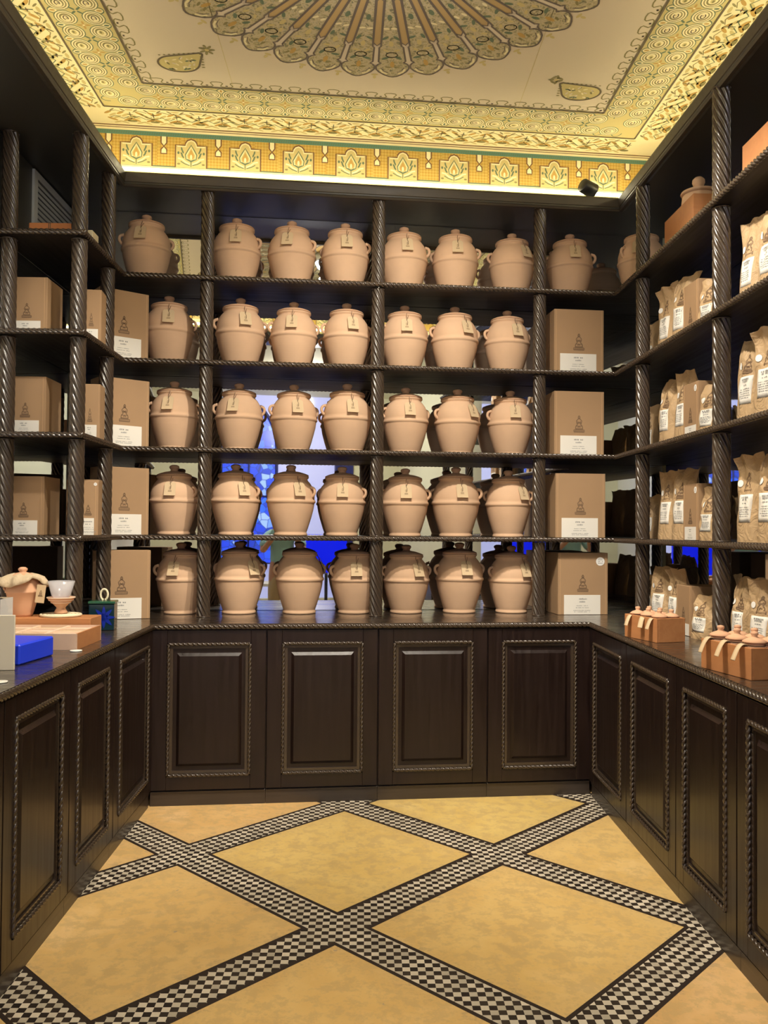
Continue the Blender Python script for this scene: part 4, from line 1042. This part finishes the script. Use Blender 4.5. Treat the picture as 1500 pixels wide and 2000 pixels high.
for r in (.022, .036, .050, .064, .078): mb.tube([(r*cos(a)*1.15, r*sin(a), .0065) for a in [2*pi*k/36 for k in range(36)]], .0065, 8, closed=True)
mb.lathe([(.001, .001), (.07, .001), (.07, .004), (.001, .004)], 32)
mb.obj('coil', M['cream'], t)
t = thing('footed_bowl', 'pink terracotta footed bowl with pale rings beside the draped jar', 'bowl', (-1.425, 4.035, PZ+.014))
mb = MB(); mb.lathe([(.001, 0), (.030, 0), (.030, .006), (.020, .024), (.022, .030), (.040, .048), (.058, .066), (.062, .072), (.062, .076), (.055, .072), (.036, .052), (.001, .040)], 40); mb.obj('bowl_body', M['pink'], t)
mb = MB()
for r, z in ((.0625, .074), (.0545, .062), (.044, .051)): mb.tube([(r*cos(a), r*sin(a), z) for a in [2*pi*k/40 for k in range(40)]], .0026, 6, closed=True)
mb.obj('painted_ring', M['traylight'], t)
mb = MB(); pr = [(.034, .0), (.044, .020), (.062, .085), (.0605, .085), (.0425, .022), (.033, .003)]; mb.lathe([(.001, 0)]+pr+[(.001, .003)], 36)
mb.obj('glass_tumbler', M['glass'], None, (-1.425, 4.035, PZ+.014+.066), label='clear glass tumbler standing in the footed bowl', category='glass')
t = thing('tiled_box', 'dark blue and green tiled box with rope loop on the left worktop', 'box', (-1.322, 4.345, ZC+.0005), radians(7))
mb = MB(); mb.box((-.062, -.05, 0), (.062, .05, .132), 0, None, .003); mb.obj('box_body', M['navy'], t)
mb = MB(); mb.box((-.066, -.054, .133), (.066, .054, .146), 0, None, .003); mb.obj('lid', M['green'], t)
mb = MB()
for face in range(2):
    T = Matrix.Translation((0.012, -.0505, .066)) if face == 0 else Matrix.Translation((-.0625, 0, .066)) @ Matrix.Rotation(-pi/2, 4, 'Z')
    for q in range(8):
        a = q*pi/4; P = [(0, 0), (.012, .013), (.006, .046), (0, .060), (-.006, .046), (-.012, .013)]
        R_ = Matrix.Rotation(a, 4, 'Y') @ Matrix.Scale(.95, 4)
        mb.add([R_ @ Vector((x, -.0008, z)) for x, z in P], [(0,1,2,3,4,5)], 0, False, T)
mb.obj('flower_pattern', M['flower'], t)
mb = MB(); mb.tube([(.018*sin(a)+.004, 0, .150+.026-.028*cos(a)) for a in [.5+(2*pi-1)*k/14 for k in range(15)]], .0055, 8); mb.tube([(.012, 0, .146), (.012, 0, .156)], .006, 8); mb.tube([(-.004, 0, .146), (-.004, 0, .156)], .006, 8)
mb.obj('rope_loop', M['cream'], t)
t = thing('blue_box', 'cobalt blue paper box on the left worktop beside the ivory card', 'box', (-1.282, 3.205, ZC+.0005), radians(83))
mb = MB(); mb.box((0, 0, 0), (.262, .22, .078), 0, None, .006); mb.obj('carton', M['blue'], t)
t = thing('ivory_card', 'ivory card panel at the left edge of the left worktop', 'card', (-1.262, 3.115, ZC+.0005), radians(186))
mb = MB(); mb.box((0, 0, 0), (.30, .012, .198), 0, None, .0015); mb.obj('card_panel', M['card'], t)
mb = MB(); mb.box((-1.50, 3.25, 0), (-1.36, 3.37, .235)) ; mb.v = [(x, y, z) for x, y, z in mb.v]
o = mb.obj('acrylic_stand', M['acrylic'], None, (-.05, .08, ZC+.0005), label='clear acrylic block behind the ivory card at far left', category='stand')
o.data.transform(Matrix.Translation((0,0,0)))
for x, y, l in ((-1.201, 3.585, 'small white disc on worktop edge beside the wooden tray'), (-1.208, 2.862, 'small white disc at the near left worktop edge')):
    mb = MB(); mb.lathe([(.001, 0), (.024, 0), (.025, .002), (.024, .004), (.001, .004)], 32); mb.obj('white_disc', M['coin'], None, (x, y, ZC+.0005), label=l, category='disc')

# ================================================================== SPOTLIGHTS
def spotlight(x, y, z, tx, ty, tz, power, label, grp=None, size=70, mate='spotglass', color=(1, .9, .76), stem=None, blend=.6):
    t = thing('spotlight', label, 'lamp', (x, y, z), 0, grp)
    d = (Vector((tx, ty, tz))-Vector((x, y, z))).normalized(); q = d.to_track_quat('-Z', 'Y')
    mb = MB(); mb.lathe([(.001, .075), (.030, .075), (.034, .070), (.036, 0), (.031, 0), (.029, .012), (.001, .012)], 28); o = mb.obj('housing', M['black'], t); o.rotation_mode = 'QUATERNION'; o.rotation_quaternion = q
    mb = MB(); mb.lathe([(.001, .006), (.028, .006), (.028, .010), (.001, .010)], 24); l = mb.obj('lens', M[mate], t); l.rotation_mode = 'QUATERNION'; l.rotation_quaternion = q
    if stem: mb = MB(); mb.tube([(0, 0, 0), (0, 0, stem-z)], .008, 8); mb.lathe([(.001, stem-z-.012), (.03, stem-z-.012), (.03, stem-z-.001), (.001, stem-z-.001)], 20); mb.obj('stem', M['black'], t)
    if power:
        ld = bpy.data.lights.new('spot_beam', 'SPOT'); ld.energy = power; ld.color = color; ld.spot_size = radians(size); ld.spot_blend = blend; ld.shadow_soft_size = .03
        lo = bpy.data.objects.new('spot_beam', ld); COL.objects.link(lo); lo.parent = t; lo.rotation_mode = 'QUATERNION'; lo.rotation_quaternion = q; lo.location = d*.03
    return t
t = spotlight(1.40, by(1.40, .33), 3.60, 1.75, 5.35, 3.50, 0, 'small black spotlight on the back beam in the right corner'); t.scale = (1.25, 1.25, 1.25)
G = 'ceiling spotlights out of frame'
spotlight(.32, 3.15, 3.78, .12, 5.2, 1.45, SPOT_W*1.35, 'ceiling spotlight aimed at the middle jars', G, 92, stem=ZCEIL, blend=1.0)
spotlight(.45, 3.05, 3.78, 1.7, 3.9, 1.5, SPOT_W*1.0, 'ceiling spotlight aimed at the right shelves', G, 75, stem=ZCEIL)
spotlight(-.30, 3.05, 3.78, -1.6, 4.2, 1.3, SPOT_W*.8, 'ceiling spotlight aimed at the left shelves', G, 65, stem=ZCEIL)
spotlight(.05, 2.75, 3.78, .0, 3.4, 0, FLOOR_W*3, 'ceiling spotlight aimed at the floor', G, 95, stem=ZCEIL, color=(1, .87, .68))
# pendant in the middle of the ceiling rose (just above the frame)
t = thing('ceiling_lamp', 'round opal ceiling lamp at the centre of the painted rose', 'lamp', (.067, 3.30, 3.86))
mb = MB(); mb.lathe([(.001, -.05), (.07, -.045), (.12, -.02), (.14, .02), (.001, .02)], 40); mb.obj('lamp_shade', mat('lit_opal_glass', (1,1,1), .4, emit=(.82, .90, 1), es=3.5), t)
mb = MB(); mb.lathe([(.001, .021), (.145, .021), (.145, .085), (.001, .085)], 40); mb.obj('base', M['white'], t)
ld = bpy.data.lights.new('lamp_glow', 'POINT'); ld.energy = FILL_W; ld.color = (1, .92, .82); ld.shadow_soft_size = .12
lo = bpy.data.objects.new('lamp_glow', ld); COL.objects.link(lo); lo.parent = t; lo.location = (0, 0, -.18)
# added point light without a fixture, brightens the foyer and the photographer
ld = bpy.data.lights.new('foyer_fill', 'POINT'); ld.energy = FOYER_W; ld.color = (1, .93, .84); ld.shadow_soft_size = .05
lo = bpy.data.objects.new('foyer_fill', ld); COL.objects.link(lo); lo.location = (.3, -.6, 3.2)

# ================================================================== THE PHOTOGRAPHER (seen in the mirror)
def skin(name, verts, edges, radii, m, parent, sub=2, root=0):
    me = bpy.data.meshes.new(name); me.from_pydata(verts, edges, []); o = bpy.data.objects.new(name, me); COL.objects.link(o)
    me.materials.append(m); mod = o.modifiers.new('skin', 'SKIN'); mod.use_smooth_shade = True
    sv = me.skin_vertices[0].data
    for i, r in enumerate(radii): sv[i].radius = (r, r) if not isinstance(r, tuple) else r
    for i in range(len(verts)): sv[i].use_root = (i == root)
    s = o.modifiers.new('sub', 'SUBSURF'); s.levels = sub; s.render_levels = sub
    o.parent = parent; return o
P = thing('person', 'person in teal shirt and tan trousers holding up a phone, reflected in mirror', 'person', (-.02, -.42, 0))
V = [(0, 0, .98), (0, 0, 1.14), (0, .0, 1.30), (0, .0, 1.42), (0, .01, 1.50), (0, .03, 1.56), (0, .05, 1.64), (0, .04, 1.72)]
E = [(i, i+1) for i in range(7)]; Rr = [(.155, .12), (.145, .105), (.165, .11), (.13, .09), (.055, .055), (.06, .065), (.078, .092), (.055, .07)]
for sg in (-1, 1):
    b = len(V); V += [(sg*.15, 0, 1.42), (sg*.20, .02, 1.40), (sg*.27, .12, 1.20), (sg*.19, .25, 1.32), (sg*.10, .34, 1.44), (sg*.085, .36, 1.475)]
    E += [(3, b), (b, b+1), (b+1, b+2), (b+2, b+3), (b+3, b+4), (b+4, b+5)]; Rr += [.07, .06, .045, .038, .028, .03]
    h = len(V)-1
    for k in range(4):
        f = len(V); V += [(sg*.082, .375, 1.462+.016*k), (sg*.070, .392, 1.462+.016*k), (sg*.060, .385, 1.462+.016*k)]; E += [(h, f), (f, f+1), (f+1, f+2)]; Rr += [.009, .0085, .008]
    f = len(V); V += [(sg*.075, .350, 1.500), (sg*.060, .358, 1.515)]; E += [(h, f), (f, f+1)]; Rr += [.011, .009]
    b = len(V); V += [(sg*.10, 0, .90), (sg*.105, .01, .50), (sg*.11, 0, .09), (sg*.12, .10, .04)]; E += [(0, b), (b, b+1), (b+1, b+2), (b+2, b+3)]; Rr += [.10, .062, .042, .036]
skin('body', V, E, Rr, M['skin'], P)
V = [(0, 0, .96), (0, 0, 1.14), (0, 0, 1.30), (0, 0, 1.43), (0, .0, 1.475)]; E = [(i, i+1) for i in range(4)]; Rr = [(.185, .15), (.172, .13), (.185, .13), (.145, .105), (.085, .08)]
for sg in (-1, 1):
    b = len(V); V += [(sg*.15, 0, 1.42), (sg*.205, .02, 1.39), (sg*.262, .10, 1.235)]; E += [(3, b), (b, b+1), (b+1, b+2)]; Rr += [.085, .075, .068]
skin('shirt', V, E, Rr, M['shirt'], P)
V = [(0, 0, .98), (0, 0, .92)]; E = [(0, 1)]; Rr = [(.175, .14), (.17, .14)]
for sg in (-1, 1):
    b = len(V); V += [(sg*.10, 0, .86), (sg*.107, .01, .50), (sg*.112, 0, .12)]; E += [(1, b), (b, b+1), (b+1, b+2)]; Rr += [.115, .080, .066]
skin('trousers', V, E, Rr, M['trouser'], P)
mb = MB(); mb.lathe([(.001, .085), (.045, .075), (.075, .045), (.088, 0), (.084, -.035), (.07, -.05)], 24, T=Matrix.Translation((0, .03, 1.715)) @ Matrix.Scale(1.12, 4, (0,1,0)) @ Matrix.Rotation(radians(-18), 4, 'X')); mb.obj('hair', M['hair'], P)
for sg in (-1, 1):
    mb = MB(); mb.lathe([(.001, 0), (.045, 0), (.05, .02), (.045, .055), (.02, .075), (.001, .078)], 20, T=Matrix.Translation((sg*.118, .05, 0)) @ Matrix.Scale(2.4, 4, (0,1,0))); mb.obj('shoe', M['shoe'], P)
    mb = MB(); mb.lathe([(.001, -.012), (.008, -.009), (.012, 0), (.008, .009), (.001, .012)], 12, T=Matrix.Translation((sg*.032, .128, 1.665))); mb.obj('eye', M['black'], P)
mb = MB(); mb.add([(-.014, .125, 1.625), (.014, .125, 1.625), (0, .160, 1.628), (0, .128, 1.668)], [(0,1,2), (0,2,3), (1,3,2), (0,3,1)]); mb.obj('nose', M['skin'], P)
t = thing('phone', 'dark phone held up by the person, reflected in mirror', 'phone', (-.02, -.045, 1.49))
mb = MB(); mb.box((-.062, -.008, -.055), (.078, .0, .035), 0, None, .003); mb.obj('case', M['black'], t)
mb = MB(); mb.lathe([(.001, 0), (.007, 0), (.007, .003), (.001, .003)], 16, T=Matrix.Translation((.055, 0, .018)) @ Matrix.Rotation(radians(-90), 4, 'X')); mb.obj('camera_lens', M['glass'], t)
